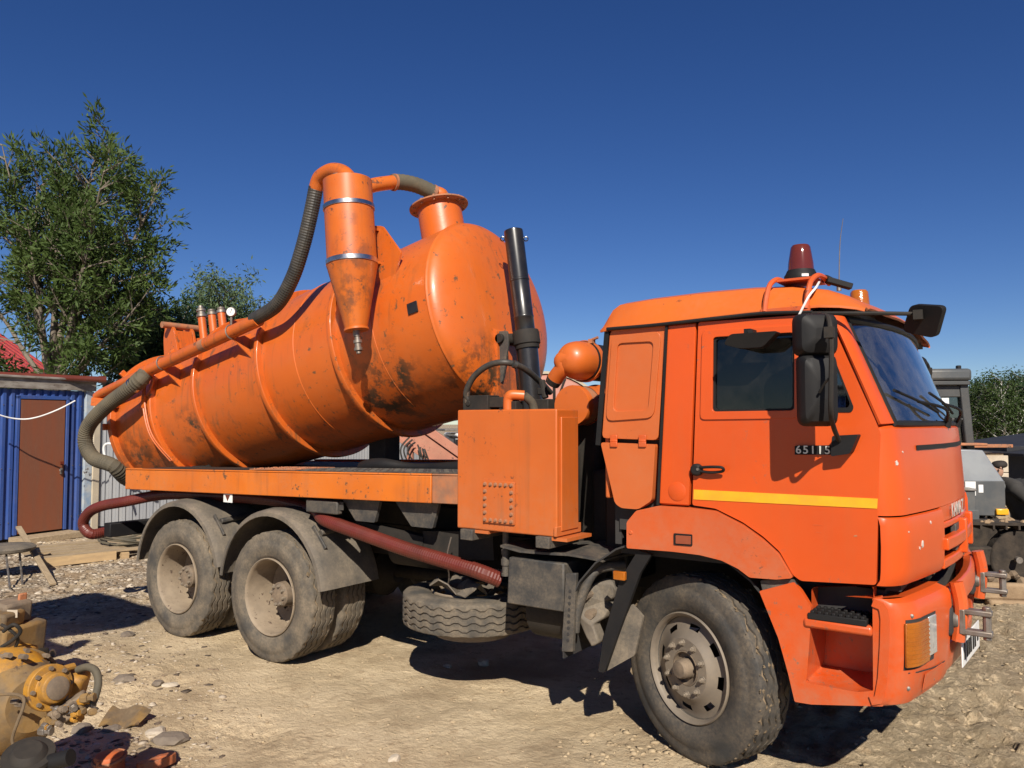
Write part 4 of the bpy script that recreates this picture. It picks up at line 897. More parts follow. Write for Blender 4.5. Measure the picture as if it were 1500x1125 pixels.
# ---------------------------------------------------------------- battery box, fuel tank, spare wheel
q = [PY(u, v, -1.2) for u, v in ((745, 816), (826, 826), (826, 897), (742, 884))]
part('battery_box', MB().plate([(p.x, p.z) for p in q], y=-1.2, t=.5), STEPG, bevel=.010)
rows = []
for y in (-1.215, -1.1, -.95, -.8, -.7):
    rows.append([V(x, y, z+.012*math.sin(9*x+6*y)) for x, z in ((2.27, 1.105), (2.42, 1.08), (2.6, 1.10), (2.78, 1.115), (2.9, 1.10), (3.02, 1.08))])
part('battery_cover', MB().sheet(rows, .014), STEPG)
pp = [PY(u, v, -1.22) for u, v in ((829, 840), (844, 840), (839, 955), (823, 955))]
stb = part('perforated_strap', MB().plate([(p.x, p.z) for p in pp], y=-1.222, t=.03), STEPG, bevel=.004)
for k in range(9):
    p = PY(835-.4*k, 866+k*9, -1.224); part('strap_hole', MB().cyl(p, p+V(0, -.002, 0), .010, n=10), DARKI, stb)
part('bracket_tube', MB().tube([PY(842, 925, -1.17), PY(846, 895, -1.17), PY(862, 850, -1.15), PY(880, 832, -1.1), PY(915, 828, -1.0)], .03, n=12), STEPG)
cl = MB().plate(sp([(858, 868), (866, 855), (878, 849), (888, 856), (893, 868), (889, 880), (880, 884), (886, 893), (884, 906), (876, 912), (882, 926), (886, 938), (877, 943), (866, 930), (856, 912), (851, 895)], -1.08), y=-1.08, t=.10, f=lambda x, y, z: V(x, y+.10*math.sin(x*17+z*9), z))
part('spring_bracket', cl, FENB, bevel=.012, seg=2)
for (u, v, r) in ((872, 897, .03), (866, 870, .025), (878, 930, .022)): p = PY(u, v, -1.06); part('bracket_bolt', MB().cyl(p, p+V(0, -.08, 0), r, n=10), HUB)
part('exhaust_muffler', MB().lathe((2.35, -.88, .70), (2.78, -.88, .70), [(0, .12), (.06, .2), (.94, .2), (1, .12)], 28), CHAS)
part('air_reservoir', MB().lathe((.85, -.70, .92), (1.5, -.70, .92), [(0, .06), (.08, .13), (.92, .13), (1, .06)], 24), CHAS)
part('side_linkage', MB().bar(V(.75, -1.0, 1.10), V(1.4, -.95, 1.02), .08, .12).bar(V(1.4, -.95, 1.02), V(2.0, -.9, 1.06), .06, .2), CHAS)
# spare wheel lies flat
spw = empty('spare_wheel', (1.64, -.69, .565), 0, truck); spw.rotation_euler = (rad(-90), 0, 0)
ty_s = tyre_mesh(.52, .25, .298, 108, TYRED, .008, False)
inst('tyre', ty_s, spw); inst('rim', rimr, spw); inst('disc', discf, spw, (0, -.04, 0)); inst('hub', hubr, spw)
m = MB(); p = PY(662, 862, -.95); rows = []
for i in range(5): rows.append([V(p.x-.12+.08*j, p.y-.1+.07*i, p.z+.02+.05*math.sin(i*1.9+j*1.3)) for j in range(6)])
part('crumpled_flap', MB().sheet(rows, .01), FENB, spw, ang=20).matrix_parent_inverse = spw.matrix_basis.inverted()
wi = MB().tube([PY(655, 860, -1.0), PY(658, 845, -1.05), PY(655, 815, -1.08), PY(661, 787, -1.1)], .006, n=6); part('hanging_wire', wi, STEEL)

# ---------------------------------------------------------------- red suction hose, stowed on the truck
rh = [V(rbp.x-.16, -.85, rbp.z-.03), V(rbp.x-.13, -1.05, rbp.z-.04), PY(133, 782, -1.22), PY(122, 768, -1.25), PY(130, 751, -1.25), PY(150, 741, -1.22), PY(182, 735, -1.15), V(-1.9, -1.0, 1.22), V(-1.2, -.93, 1.235), V(-.4, -.93, 1.245), V(.2, -.98, 1.20), PY(478, 762, -1.13), PY(540, 785, -1.13), PY(600, 806, -1.12), PY(660, 824, -1.1), PY(704, 838, -1.08), PY(733, 850, -1.0)]
o = MB().tube(rh, .052, n=18, ridge=.0012, pitch=.02, sub=10).build('suction_hose', RHOSE, ang=10)
tag(o, 'dark red ribbed suction hose looped behind the wheels and slung under the deck', 'hose')
# ================================================================ ground
def vnoise(x, y, seed):
    xi = np.floor(x).astype(np.int64); yi = np.floor(y).astype(np.int64); fx = x-xi; fy = y-yi
    fx = fx*fx*(3-2*fx); fy = fy*fy*(3-2*fy)
    def hsh(a, b):
        n = (a*374761393+b*668265263+seed*1442695041) & 0x7fffffff; n = ((n ^ (n >> 13))*1274126177) & 0x7fffffff
        return ((n ^ (n >> 16)) & 0xffff)/65535.0
    return (hsh(xi, yi)*(1-fx)+hsh(xi+1, yi)*fx)*(1-fy)+(hsh(xi, yi+1)*(1-fx)+hsh(xi+1, yi+1)*fx)*fy
def fbm(x, y, sc, octv, seed, g=.5):
    s = 0; a = 1; t = 0
    for k in range(octv): s = s+a*vnoise(x*sc+17.3*k, y*sc-9.1*k, seed+k); t += a; a *= g; sc *= 2.03
    return s/t-.5
def sstep(a, b, x): t = np.clip((x-a)/(b-a), 0, 1); return t*t*(3-2*t)
def gh(x, y):
    x = np.asarray(x, float); y = np.asarray(y, float)
    near = sstep(14, 7, np.hypot(x-1, y))
    h = .10*fbm(x, y, .35, 3, 3)*near+.055*fbm(x, y, 1.7, 4, 11)*near
    churn = sstep(2.6, 4.6, x+.25*y)*near                      # churned mud to the right of the cab
    rdg = np.abs(fbm(x*.8+y*.5, y*.9-x*.3, 3.2, 4, 23)); h += churn*(.16*np.maximum(0, .10-rdg)*-1.2+.12*fbm(x, y, 6, 5, 31, .62)+.07*np.maximum(0, fbm(x, y, 12, 3, 37))-.055*np.exp(-(fbm(x*.9-y*.4, y+x*.2, 3.4, 3, 83)/.035)**2)*sstep(-.05, .1, fbm(x, y, 1.1, 2, 87)))
    rub = sstep(.6, -.3, x)*sstep(-1.2, -2.2, y)*near          # rubble patch bottom left
    h += rub*(.05+.09*fbm(x, y, 4, 4, 41))
    gr = sstep(-2.2, -3.2, x)*near; h += gr*.03*fbm(x, y, 9, 3, 51)
    h += near*.018*fbm(x, y, 9, 3, 61)
    # tyre ruts ahead of the front wheel and a bank under it
    for y0, dy in ((-1.6, .16), (.9, .16)):
        lane = np.exp(-((y-y0-.35*(x-4.4))/dy)**2)*sstep(4.2, 4.8, x)*near; h += lane*(-.05+.02*np.sin(x*40))
        h += .05*np.exp(-((np.abs(y-y0-.35*(x-4.4))-.27)/.08)**2)*sstep(4.2, 4.8, x)*near
    for (px, py, ax_, w_) in ((4.6, -1.9, .95, .17), (1.2, -2.3, .12, .15), (5.3, -.9, 1.1, .17), (2.6, -2.55, -.25, .14)):   # tread prints
        s_ = (x-px)*math.cos(ax_)+(y-py)*math.sin(ax_); t_ = -(x-px)*math.sin(ax_)+(y-py)*math.cos(ax_)
        ln_ = sstep(w_, w_*.8, np.abs(t_))*sstep(1.9, 1.5, np.abs(s_))*(.4+.6*sstep(-.1, .1, fbm(x, y, 1.5, 2, 71)))
        h += ln_*(-.012+.016*(np.sin(s_*2*math.pi/.14+np.sign(t_)*1.2) > .1)*(np.abs(np.mod(np.abs(t_), .085)-.042) > .012))
    pads = 0
    for wx, wy in ((0, -1.1), (-1.3, -1.1), (0, 1.1), (-1.3, 1.1), (3.5, -.95), (3.5, .95)):
        pads = np.maximum(pads, np.exp(-((x-wx)**2+(y-wy)**2)/.35**2))
    h = h*(1-pads)+pads*.004
    h = h+sstep(-5.5, -8, x)*.05*near
    return h
def gz(x, y): return float(gh(np.array([x]), np.array([y]))[0])
def axis(segs):
    out = []
    for a, b, st in segs: out += list(np.arange(a, b-1e-6, st))
    return np.array(out)
gx = np.concatenate([-np.geomspace(900, 14, 10), axis([(-12, -3, .09), (-3, 6.6, .028), (6.6, 14, .2)]), np.geomspace(14, 900, 10)])
gy_ = np.concatenate([-np.geomspace(900, 7, 9), axis([(-6, -4.2, .1), (-4.2, 1.6, .028), (1.6, 9, .075), (9, 20, .5)]), np.geomspace(20, 900, 9)])
GX, GY = np.meshgrid(gx, gy_); GZ = gh(GX.ravel(), GY.ravel())
nx, ny = len(gx), len(gy_); me = bpy.data.meshes.new('ground')
co = np.stack([GX.ravel(), GY.ravel(), GZ], -1); i0 = (np.arange(ny-1)[:, None]*nx+np.arange(nx-1)).ravel()
qd = np.stack([i0, i0+1, i0+nx+1, i0+nx], -1).astype(np.int32)
def npmesh(me, co, qd, k=4):
    me.vertices.add(len(co)); me.vertices.foreach_set('co', co.astype(np.float32).ravel())
    me.loops.add(qd.size); me.loops.foreach_set('vertex_index', qd.ravel().astype(np.int32))
    me.polygons.add(len(qd)); me.polygons.foreach_set('loop_start', np.arange(0, qd.size, k, dtype=np.int32)); me.polygons.foreach_set('loop_total', np.full(len(qd), k, dtype=np.int32))
    me.update(calc_edges=True); return me
npmesh(me, co, qd); me.polygons.foreach_set('use_smooth', np.ones(len(qd), bool))
def ground_mat():
    m = bpy.data.materials.new('dry_mud'); m.use_nodes = True; t = m.node_tree; N = t.nodes; L = t.links; b = N['Principled BSDF']
    tc = N.new('ShaderNodeTexCoord')
    def noise(sc, det=6, ro=.6):
        n = N.new('ShaderNodeTexNoise'); n.inputs['Scale'].default_value = sc; n.inputs['Detail'].default_value = det; n.inputs['Roughness'].default_value = ro; L.new(tc.outputs['Object'], n.inputs['Vector']); return n.outputs['Fac']
    def mr(f, a, c, lo=0., hi=1.):
        r = N.new('ShaderNodeMapRange'); r.inputs[1].default_value = a; r.inputs[2].default_value = c; r.inputs[3].default_value = lo; r.inputs[4].default_value = hi; L.new(f, r.inputs[0]); return r.outputs[0]
    def mix(f, a, c):
        x = N.new('ShaderNodeMix'); x.data_type = 'RGBA'; L.new(f, x.inputs[0])
        for s, v in ((x.inputs[6], a), (x.inputs[7], c)):
            if isinstance(v, tuple): s.default_value = (*v, 1)
            else: L.new(v, s)
        return x.outputs[2]
    def mth(op, a, c):
        x = N.new('ShaderNodeMath'); x.operation = op
        for s, v in ((x.inputs[0], a), (x.inputs[1], c)):
            if isinstance(v, (int, float)): s.default_value = v
            else: L.new(v, s)
        return x.outputs[0]
    sx = N.new('ShaderNodeSeparateXYZ'); L.new(tc.outputs['Object'], sx.inputs[0]); X, Y = sx.outputs[0], sx.outputs[1]
    c = mix(mr(noise(1.3, 7), .38, .64), (.47, .362, .225), (.60, .475, .31))
    c = mix(mr(noise(.9, 6), .50, .66), c, (.33, .245, .152))
    rx = mth('ADD', mth('ADD', X, mth('MULTIPLY', Y, .25)), mth('MULTIPLY', noise(1.1), 1.6)); rm = mr(rx, 3.9, 5.2)
    c = mix(mth('MULTIPLY', rm, .8), c, mix(mr(noise(5, 8, .7), .38, .62), (.37, .285, .183), (.52, .41, .27)))
    c = mix(mr(noise(14, 7, .7), .52, .72), c, (.35, .25, .152))
    # gravel and grime towards the shed and the scrap corner
    gx_ = mth('ADD', X, mth('MULTIPLY', noise(.8), 3.0)); gm = mth('MULTIPLY', mr(gx_, .2, -1.6), 1.0)
    vo = N.new('ShaderNodeTexVoronoi'); vo.inputs['Scale'].default_value = 26; L.new(tc.outputs['Object'], vo.inputs['Vector'])
    sv = N.new('ShaderNodeSeparateColor'); L.new(vo.outputs['Color'], sv.inputs[0])
    peb = mix(mr(sv.outputs[0], .1, .95), (.14, .098, .062), (.46, .39, .30)); peb = mix(mr(noise(2.2, 6), .45, .62), peb, (.30, .215, .135))
    c = mix(mth('MULTIPLY', gm, mr(noise(1.7, 6), .36, .52)), c, peb)
    L.new(c, b.inputs['Base Color']); b.inputs['Roughness'].default_value = .95; b.inputs['Specular IOR Level'].default_value = .15
    h = mth('ADD', mth('MULTIPLY', noise(22, 8, .68), .034), mth('MULTIPLY', noise(95, 4, .6), .008))
    h = mth('ADD', h, mth('MULTIPLY', mth('MULTIPLY', rm, mr(noise(13, 9, .75), .40, .56)), .020))
    h = mth('ADD', h, mth('MULTIPLY', mth('MULTIPLY', gm, mr(vo.outputs['Distance'], .6, .0)), .012))
    bp = N.new('ShaderNodeBump'); bp.inputs['Distance'].default_value = 1.0; bp.inputs['Strength'].default_value = .9; L.new(h, bp.inputs['Height']); L.new(bp.outputs[0], b.inputs['Normal'])
    return m
GROUND = ground_mat(); me.materials.append(GROUND)
g_ = bpy.data.objects.new('ground', me); col.objects.link(g_); tag(g_, 'dry tan dirt of the yard', None, None, 'structure')

# ---- rock shapes
ico = bmesh.new(); bmesh.ops.create_icosphere(ico, subdivisions=1, radius=1); IV = np.array([v.co[:] for v in ico.verts]); IF = np.array([[v.index for v in f.verts] for f in ico.faces]); ico.free()
def rocks(n, pos, smin, smax, flat=.6, pw=2.5):
    P = []; Fs = []
    for k in range(n):
        x, y = pos(k); s = smin+(smax-smin)*rng.random()**pw
        sc = s*np.array([1+.5*rng.random(), .7+.5*rng.random(), flat*(.6+.6*rng.random())]); v = IV*(1+.30*rng.normal(size=(len(IV), 1)).clip(-1.4, 1.4))*sc
        a = rng.random()*6.28; ca, sa = math.cos(a), math.sin(a); v = np.stack([v[:, 0]*ca-v[:, 1]*sa, v[:, 0]*sa+v[:, 1]*ca, v[:, 2]], -1)
        P.append(v+np.array([x, y, 0])); Fs.append(IF+k*len(IV))
    P = np.concatenate(P); Fs = np.concatenate(Fs); base = P.reshape(n, -1, 3)[:, :, :2].mean(1); z = gh(base[:, 0], base[:, 1]); P[:, 2] += np.repeat(z, len(IV)); return P, Fs
def stuff(name, P, Fs, mat, label):
    me = npmesh(bpy.data.meshes.new(name), P, Fs, Fs.shape[1]); me.materials.append(mat); o = bpy.data.objects.new(name, me); col.objects.link(o); tag(o, label, None, None, 'stuff'); return o
CLOD = M('clod_mud', (.42, .325, .205), (.33, .25, .158), ns=6, rough=.95, spec=.1, bump=.004, bs=60)
GRAV = M('gravel_stone', (.48, .41, .32), (.20, .145, .095), ns=5, rough=.9, spec=.2, lo=.40, hi=.60)
def p_left(k): 
    while True:
        u, v = rng.uniform(-80, 330), rng.uniform(830, 1135); p = PZ(u, v, 0)
        if rng.random() < (1.0 if u < 220 or v < 900 else .35): return p.x, p.y
def p_shed(k): return rng.uniform(-8.3, -3.2), rng.uniform(-2.2, 2.4)
def p_right(k):
    while True:
        x, y = rng.uniform(3.6, 7.5), rng.uniform(-2.6, 8)
        if rng.random() < .3+.7*sstep(4.0, 4.8, x+.1*y): return x, y
def p_any(k): return rng.uniform(-3.5, 6), rng.uniform(-4, 1.5)
P1, F1 = rocks(3200, p_left, .003, .024, .5, 3.6); stuff('gravel', P1, F1, GRAV, 'small stones and grit around the scrap parts')
P1, F1 = rocks(500, p_left, .004, .03, .35, 2.2); stuff('debris', P1, F1, M('dark_debris', (.05, .04, .03), (.13, .09, .06), ns=20, rough=.9), 'dark flat crumbs and oily debris around the scrap')
P1, F1 = rocks(4200, p_shed, .006, .045, .5, 3); stuff('gravel', P1, F1, GRAV, 'pale rubble spread in front of the blue shed')
P1, F1 = rocks(2600, p_right, .003, .028, .4, 4); stuff('mud_clods', P1, F1, CLOD, 'crumbled mud clods in front of the truck')
P1, F1 = rocks(3600, p_any, .003, .016, .6, 3); stuff('mud_clods', P1, F1, CLOD, 'fine crumbs of dry dirt around the wheels')
def p_wheel(k): a = rng.random()*6.28; r = .15+.35*rng.random(); return 3.45+r*math.cos(a)*1.5, -1.15+r*math.sin(a)*.8
P1, F1 = rocks(260, p_wheel, .005, .028, .45, 2.5); stuff('mud_clods', P1, F1, CLOD, 'mud crumbs pressed up round the front wheel')
# ---- mud caught on the front tyre tread
STONE = M('dark_stone', (.14, .11, .085), (.20, .16, .12), ns=8, rough=.9, bump=.006, bs=30)
STONEP = M('pale_stone', (.50, .43, .33), (.40, .33, .25), ns=6, rough=.9, bump=.005, bs=30)
def stone(u, v, r, mat, label, flat=.6, seed=0):
    random.seed(seed); p = PZ(u, v, 0); bm = bmesh.new(); bmesh.ops.create_icosphere(bm, subdivisions=2, radius=1)
    for q in bm.verts: q.co = Vector((q.co.x*1.3, q.co.y, q.co.z*flat))*r*(1+random.uniform(-.22, .18))
    me = bpy.data.meshes.new('stone'); bm.to_mesh(me); bm.free(); me.materials.append(mat); o = bpy.data.objects.new('stone', me); col.objects.link(o); o.location = (p.x, p.y, gz(p.x, p.y)+r*flat*.3); o.rotation_euler = (0, 0, random.random()*6); tag(o, label, 'stone', 'loose stones on the yard')
for a in ((186, 930, .055, STONE, 'round grey-brown stone lying left of the rear wheel'), (180, 1010, .06, STONE, 'dark stone right of the bent rubber hose', .6, 1), (230, 1012, .04, STONE, 'small dark stone beside the greenish one', .6, 2), (248, 1011, .045, STONEP, 'flat pale greenish stone on bare dirt', .4, 3),
          (250, 1085, .085, STONE, 'large dark flat stone above the orange toothed flange', .45, 4), (228, 1074, .06, STONEP, 'flat yellowish stone above the dark one', .3, 5), (122, 1072, .05, STONE, 'dark lump under the yellow gearbox', .8, 6), (165, 1070, .05, STONE, 'brown slab of hard dirt right of the yellow gearbox', .4, 7),
          (10, 1095, .09, STONEP, 'pale stone at the lower left corner', .5, 8), (708, 968, .05, STONEP, 'pale pebble in the shade under the spare wheel', .7, 9), (655, 972, .035, STONEP, 'small light chip in the shade under the spare wheel', .5, 10), (578, 1117, .035, STONEP, 'bluish pebble at the bottom edge of the ground', .6, 11), (1440, 800, .001, STONE, '', .6, 12)):
    if a[2] > .01: stone(*a)

# ================================================================ scrap in the left foreground
YMACH = M('machine_yellow', (.50, .23, .015), (.36, .17, .02), ns=7, rough=.55, dust=.85, ds=7, dc=(.16, .10, .05), chips=1.4, cs=12, cc=(.11, .065, .035), bump=.002, bs=30)
YDIRT = M('machine_dirty', (.22, .125, .035), (.11, .075, .042), ns=6, lo=.42, hi=.58, rough=.8, dust=.5, ds=4, dc=(.27, .185, .10), chips=.4, bump=.003, bs=25)
def ax_to(cam_dx, cam_up, cam_back): return (RT*cam_dx+V(0, 0, 1)*cam_up-V(FW.x, FW.y, 0).normalized()*cam_back)
gb = empty('gearbox', tuple(PZ(60, 1092, 0)))
tag(gb, 'dirty yellow hydraulic gearbox lying on the rubble in the left foreground', 'gearbox')
gb.location = (0, 0, 0)
DG = 3.6
def G(u, v, d=DG): return PD(u, v, d)
c = G(20, 1030, 3.75); aX = ax_to(.86, .12, .5).normalized()
def gpart(n, m, mt, par=None, **k): return m.build(n, mt, par or gb, **k)
gpart('housing', MB().lathe(c-aX*.30, c+aX*.16, [(0, .10), (.05, .20), (.25, .235), (.6, .235), (.8, .205), (.93, .15), (1, .12)], 40), YDIRT)
gpart('top_casing', MB().lathe(c+V(0, 0, .06)-aX*.28, c+V(0, 0, .06)+aX*.10, [(0, .10), (.1, .19), (.7, .195), (.92, .15), (1, .10)], 36), YMACH)
f0 = G(73, 1007, 3.50)
fl = gpart('flange', MB().lathe(f0-aX*.04, f0+aX*.06, [(0, .095), (.2, .10), (.5, .10), (.52, .068), (.95, .064), (1, .055), (1.0, 0)], 32), YMACH, bevel=.003)
gpart('shaft_cover', MB().lathe(f0+aX*.055, f0+aX*.075, [(0, .05), (.6, .05), (1, .03), (1, 0)], 24), HUB, fl)
e1 = aX.cross(V(0, 0, 1)).normalized(); e2 = e1.cross(aX)
for k in range(8):
    a = 2*math.pi*k/8; p = f0+aX*.008+e1*.083*math.cos(a)+e2*.083*math.sin(a); gpart('bolt', MB().cyl(p, p+aX*.016, .010, n=6), HUB, fl)
p = G(105, 1000, 3.65); gpart('side_cover', MB().box(p, (.13, .10, .13), Matrix.Rotation(rad(25), 3, 'Y') @ Matrix.Rotation(rad(35), 3, 'Z')), YMACH, bevel=.025, seg=3)
gpart('bent_pipe', MB().tube([G(86, 988, 3.55), G(95, 980, 3.58), G(108, 976, 3.62)], .016, n=10), YMACH)
gpart('rubber_hose', MB().tube([G(114, 981, 3.62), G(128, 977, 3.6), G(140, 983, 3.58), G(144, 1000, 3.55), G(139, 1022, 3.52), G(134, 1032, 3.5)], .017, n=12), GHOSE)
random.seed(12)
fm_ = [YDIRT, YMACH, STEEL, HUB]
for k in range(34):
    u, v = random.uniform(52, 136), 0; v = 1062-(u-60)*.42+random.uniform(-16, 14); p = G(u, v, 3.42+random.uniform(0, .15)); r = random.uniform(.012, .024)
    dv = (aX+V(random.uniform(-.5, .5), random.uniform(-.5, .5), random.uniform(-.3, .3))).normalized()
    gpart('pipe_fitting', MB().lathe(p-dv*r*1.2, p+dv*r*1.6, [(0, r*.8), (.2, r), (.55, r), (.56, r*.65), (.85, r*.65), (.87, r*.9), (1, r*.9)], 6), fm_[k % 4], bevel=.002)
gpart('valve_body', MB().bar(G(80, 1052, 3.5), G(128, 1022, 3.55), .09, .07), HUB, bevel=.01)
gpart('oil_line', MB().tube([G(-5, 1018, 3.45), G(20, 1017, 3.42), G(34, 1022, 3.4), G(34, 1036, 3.38), G(25, 1060, 3.36), G(18, 1085, 3.36), G(27, 1104, 3.36)], .007, n=8), YDIRT)
for (u, v) in ((24, 1028), (30, 1032), (12, 960), (35, 962)): p = G(u, v, 3.5 if v > 1000 else 3.7); gpart('bolt', MB().cyl(p-aX*.03, p+aX*.02, .013, n=6), HUB)
for k in range(14):
    a = 2*math.pi*k/14; q = G(20, 1030, 3.75)+aX*.02+e1*.236*math.cos(a)+e2*.236*math.sin(a); gpart('casing_bolt', MB().cyl(q-aX*.03, q+aX*.02, .012, n=6), HUB)
gpart('casing_flange', MB().lathe(G(20, 1030, 3.75)-aX*.02, G(20, 1030, 3.75)+aX*.0, [(0, .236), (0, .252), (1, .252), (1, .236)], 48, False), YDIRT, bevel=.003)
# black filter housing
fh = empty('filter_housing'); tag(fh, 'black filter housing with a worn round lid at the bottom left corner', 'filter')
c = PD(42, 1118, 3.15); ad = ax_to(.15, .9, .35).normalized()
MB().lathe(c-ad*.12, c+ad*.03, [(0, .05), (.3, .075), (.7, .085), (.72, .10), (1, .095)], 28).build('body', BLACK, fh)
MB().lathe(c+ad*.03, c+ad*.07, [(0, .098), (.4, .095), (.45, .07), (.8, .06), (1, .05), (1, 0)], 28).build('lid', CHAS, fh)
MB().cyl(c+ad*.0+RT*.07, c+ad*.03+RT*.17, .032, n=16).build('spout', BLACK, fh)
for (u, v, n_, lab) in ((30, 1118, 0, ''),): pass
# orange pipe parts
OR2 = M('scrap_orange', (.48, .10, .02), (.30, .075, .025), ns=9, rough=.6, chips=1.2, cs=16, dust=.6, ds=9)
oc = empty('pipe_coupling'); tag(oc, 'orange pipe coupling with a rusty clamp, upright on the rubble', 'coupling')
c = PZ(160, 1128, 0); c.z = gz(c.x, c.y)
MB().lathe(c, c+V(0, 0, 1), [(-.03, .078), (.07, .078), (.085, .072), (.095, .05), (.10, 0)], 32, True, True).build('body', OR2, oc)
MB().tube([c+V(.082*math.cos(a), .082*math.sin(a), .065+.012*math.sin(a)) for a in [2*math.pi*k/28 for k in range(29)]], .009, n=8, smooth=False).build('clamp', RUSTO, oc)
MB().bar(c+V(.03, -.08, -.03), c+V(.03, -.08, .08), .012, .012).build('rib', RUSTO, oc)
ofl = empty('toothed_flange'); tag(ofl, 'flat orange toothed flange with an oval hole, bottom left', 'flange')
c = PZ(230, 1122, 0); c.z = gz(c.x, c.y)+.03; out = []
for k in range(72):
    a = 2*math.pi*k/72; r = .105+(.012 if (k//3) % 2 else 0)*(1 if 1.5 < a < 4.8 else .3); out.append((r*math.cos(a), r*math.sin(a)))
MB().plate(out, [[(.05*math.cos(a)+.02, .042*math.sin(a)) for a in [-2*math.pi*k/24 for k in range(24)]]], y=0, t=.05, f=lambda x, y, z: c+V(x*.9, z*.9, -y+.02+.25*x)).build('body', OR2, ofl, bevel=.006)
b9 = PZ(182, 1062, 0); b9.z = gz(b9.x, b9.y)+.03; sh_ = MB().sheet([[b9+RT*(.05*i-.12)+V(FW.x, FW.y, 0)*(.055*j-.08)+V(0, 0, .018*math.sin(i*1.7+j*.8)+.02*(j-1)) for i in range(6)] for j in range(4)], .008).build('bent_plate', YDIRT, ang=20); tag(sh_, 'bent muddy sheet metal plate lying right of the yellow gearbox', 'metal plate')
# rusty block at the left edge
rb_ = empty('scrap_engine'); tag(rb_, 'rusty yellow scrap engine block at the left edge with a pale label', 'engine')
for (u, v, d, sz, mt, nm, rz) in ((8, 935, 5.3, (.34, .34, .24), YDIRT, 'block', 20), (16, 895, 5.3, (.16, .20, .14), HUB, 'head', 12), (8, 952, 5.15, (.30, .24, .05), YMACH, 'sump', 25), (2, 905, 5.2, (.2, .2, .10), YDIRT, 'cover', 30), (30, 905, 5.35, (.02, .06, .34), RUSTO, 'rod', 8)):
    MB().box(PD(u, v, d), sz, Matrix.Rotation(rad(rz), 3, 'Z') @ Matrix.Rotation(rad(6), 3, 'Y')).build(nm, mt, rb_, bevel=.02, seg=2)
MB().box(PD(18, 899, 5.19), (.07, .004, .05), Matrix.Rotation(rad(35), 3, 'Z')).build('label', STONEP, rb_)
MB().tube([PD(5, 925, 5.0), PD(20, 915, 4.98), PD(30, 925, 5.0), PD(18, 938, 5.0), PD(2, 948, 5.0)], .012, n=8).build('cable', CHAS, rb_)
MB().tube([PD(2, 915, 5.02), PD(14, 922, 5.0), PD(26, 935, 5.02), PD(22, 950, 5.05)], .010, n=8).build('cable', CHAS, rb_)
MB().box(PD(8, 972, 5.3), (.4, .34, .16), Matrix.Rotation(rad(20), 3, 'Z')).build('base', CHAS, rb_, bevel=.02)
c = PZ(52, 972, 0)+V(0, 0, .05); cu = MB().lathe(c, c+RT*.13+V(0, 0, .01), [(0, .03), (.3, .05), (1, .055), (1, .04), (.4, .035)], 18).build('oil_can', STEPG); cu.data.materials[0] = STONEP; tag(cu, 'pale dented can lying beside the scrap engine', 'can')

# ---- chair, leaning stick, pallet
GREYS = M('weathered_wood', (.26, .19, .115), (.36, .27, .165), ns=5, nsx=(1, 6, 6), rough=.9, dust=.3, ds=3, bump=.003, bs=40)
GREYS2 = M('pale_wood', (.48, .33, .17), (.38, .26, .14), ns=5, nsx=(1, 6, 6), rough=.85, dust=.3, ds=3, bump=.003, bs=40)
chr_ = empty('chair'); tag(chr_, 'low dusty padded chair on thin metal legs at the left edge', 'chair')
D0 = 9.9; s0 = PD(8, 803, D0)
MB().lathe(s0+V(0, 0, -.04), s0+V(0, 0, .04), [(0, .30), (.2, .33), (.6, .34), (.9, .31), (1, .24), (1, 0)], 28).build('seat', FENB, chr_)
for (u0, v0, u1, v1, d0, d1) in ((9, 812, 15, 866, 9.75, 9.75), (29, 812, 33, 856, 10.0, 10.0), (-22, 812, -28, 868, 9.7, 9.7), (-10, 812, -12, 855, 10.1, 10.1)):
    A = PD(u0, v0, d0); B = PZ(u1, v1, 0); B.z = gz(B.x, B.y); MB().tube([A+V(0, 0, .02), A.lerp(B, .15), B], .012, n=8).build('leg', STEEL, chr_)
A = PZ(78, 856, 0)+V(0, 0, .0); B = PD(27, 772, 10.9); o = MB().bar(A, B, .07, .03).build('leaning_plank', GREYS, bevel=.004); tag(o, 'thin weathered plank leaning behind the dusty chair', 'plank')
pal = empty('wood_pallet'); tag(pal, 'weathered broken wooden pallet lying flat before the shed door', 'pallet')
pc = PZ(118, 822, .0); pa = PZ(45, 828, .0)
dirx = (PZ(192, 812, 0)-PZ(60, 826, 0)).normalized(); diry = V(-dirx.y, dirx.x, 0); z0 = gz(pc.x, pc.y)+.05
p00 = PZ(60, 828, 0); random.seed(4)
wm = MB().box((0, 0, 0), (2.35, .14, .028)).mesh('plank', GREYS)
ry = math.atan2(dirx.y, dirx.x)
for k in range(7):
    c = p00+dirx*(1.1+random.uniform(-.12, .12))+diry*(.06+k*.19); o = inst('plank', wm, pal, (c.x, c.y, z0+.07+random.uniform(0, .02)), (random.uniform(-.02, .02), random.uniform(-.015, .015), ry+random.uniform(-.05, .05))); o.scale = (random.uniform(.8, 1.03), random.uniform(.8, 1.1), 1)
bm_ = MB().box((0, 0, 0), (.10, 1.3, .09)).mesh('runner', GREYS2)
for k in (.15, 1.05, 2.0): c = p00+dirx*k+diry*.6; inst('runner', bm_, pal, (c.x, c.y, z0), (0, 0, ry))
fb = MB().box((0, 0, 0), (.95, .03, .12)).mesh('end_board', GREYS2); c = p00+dirx*.45-diry*.05; inst('end_board', fb, pal, (c.x, c.y, z0+.02), (0, 0, ry))
hc = empty('hose_coil'); tag(hc, 'tangled coil of thin grey hose behind the rear wheel by the fence', 'hose')
c = PZ(185, 806, 0); random.seed(5)
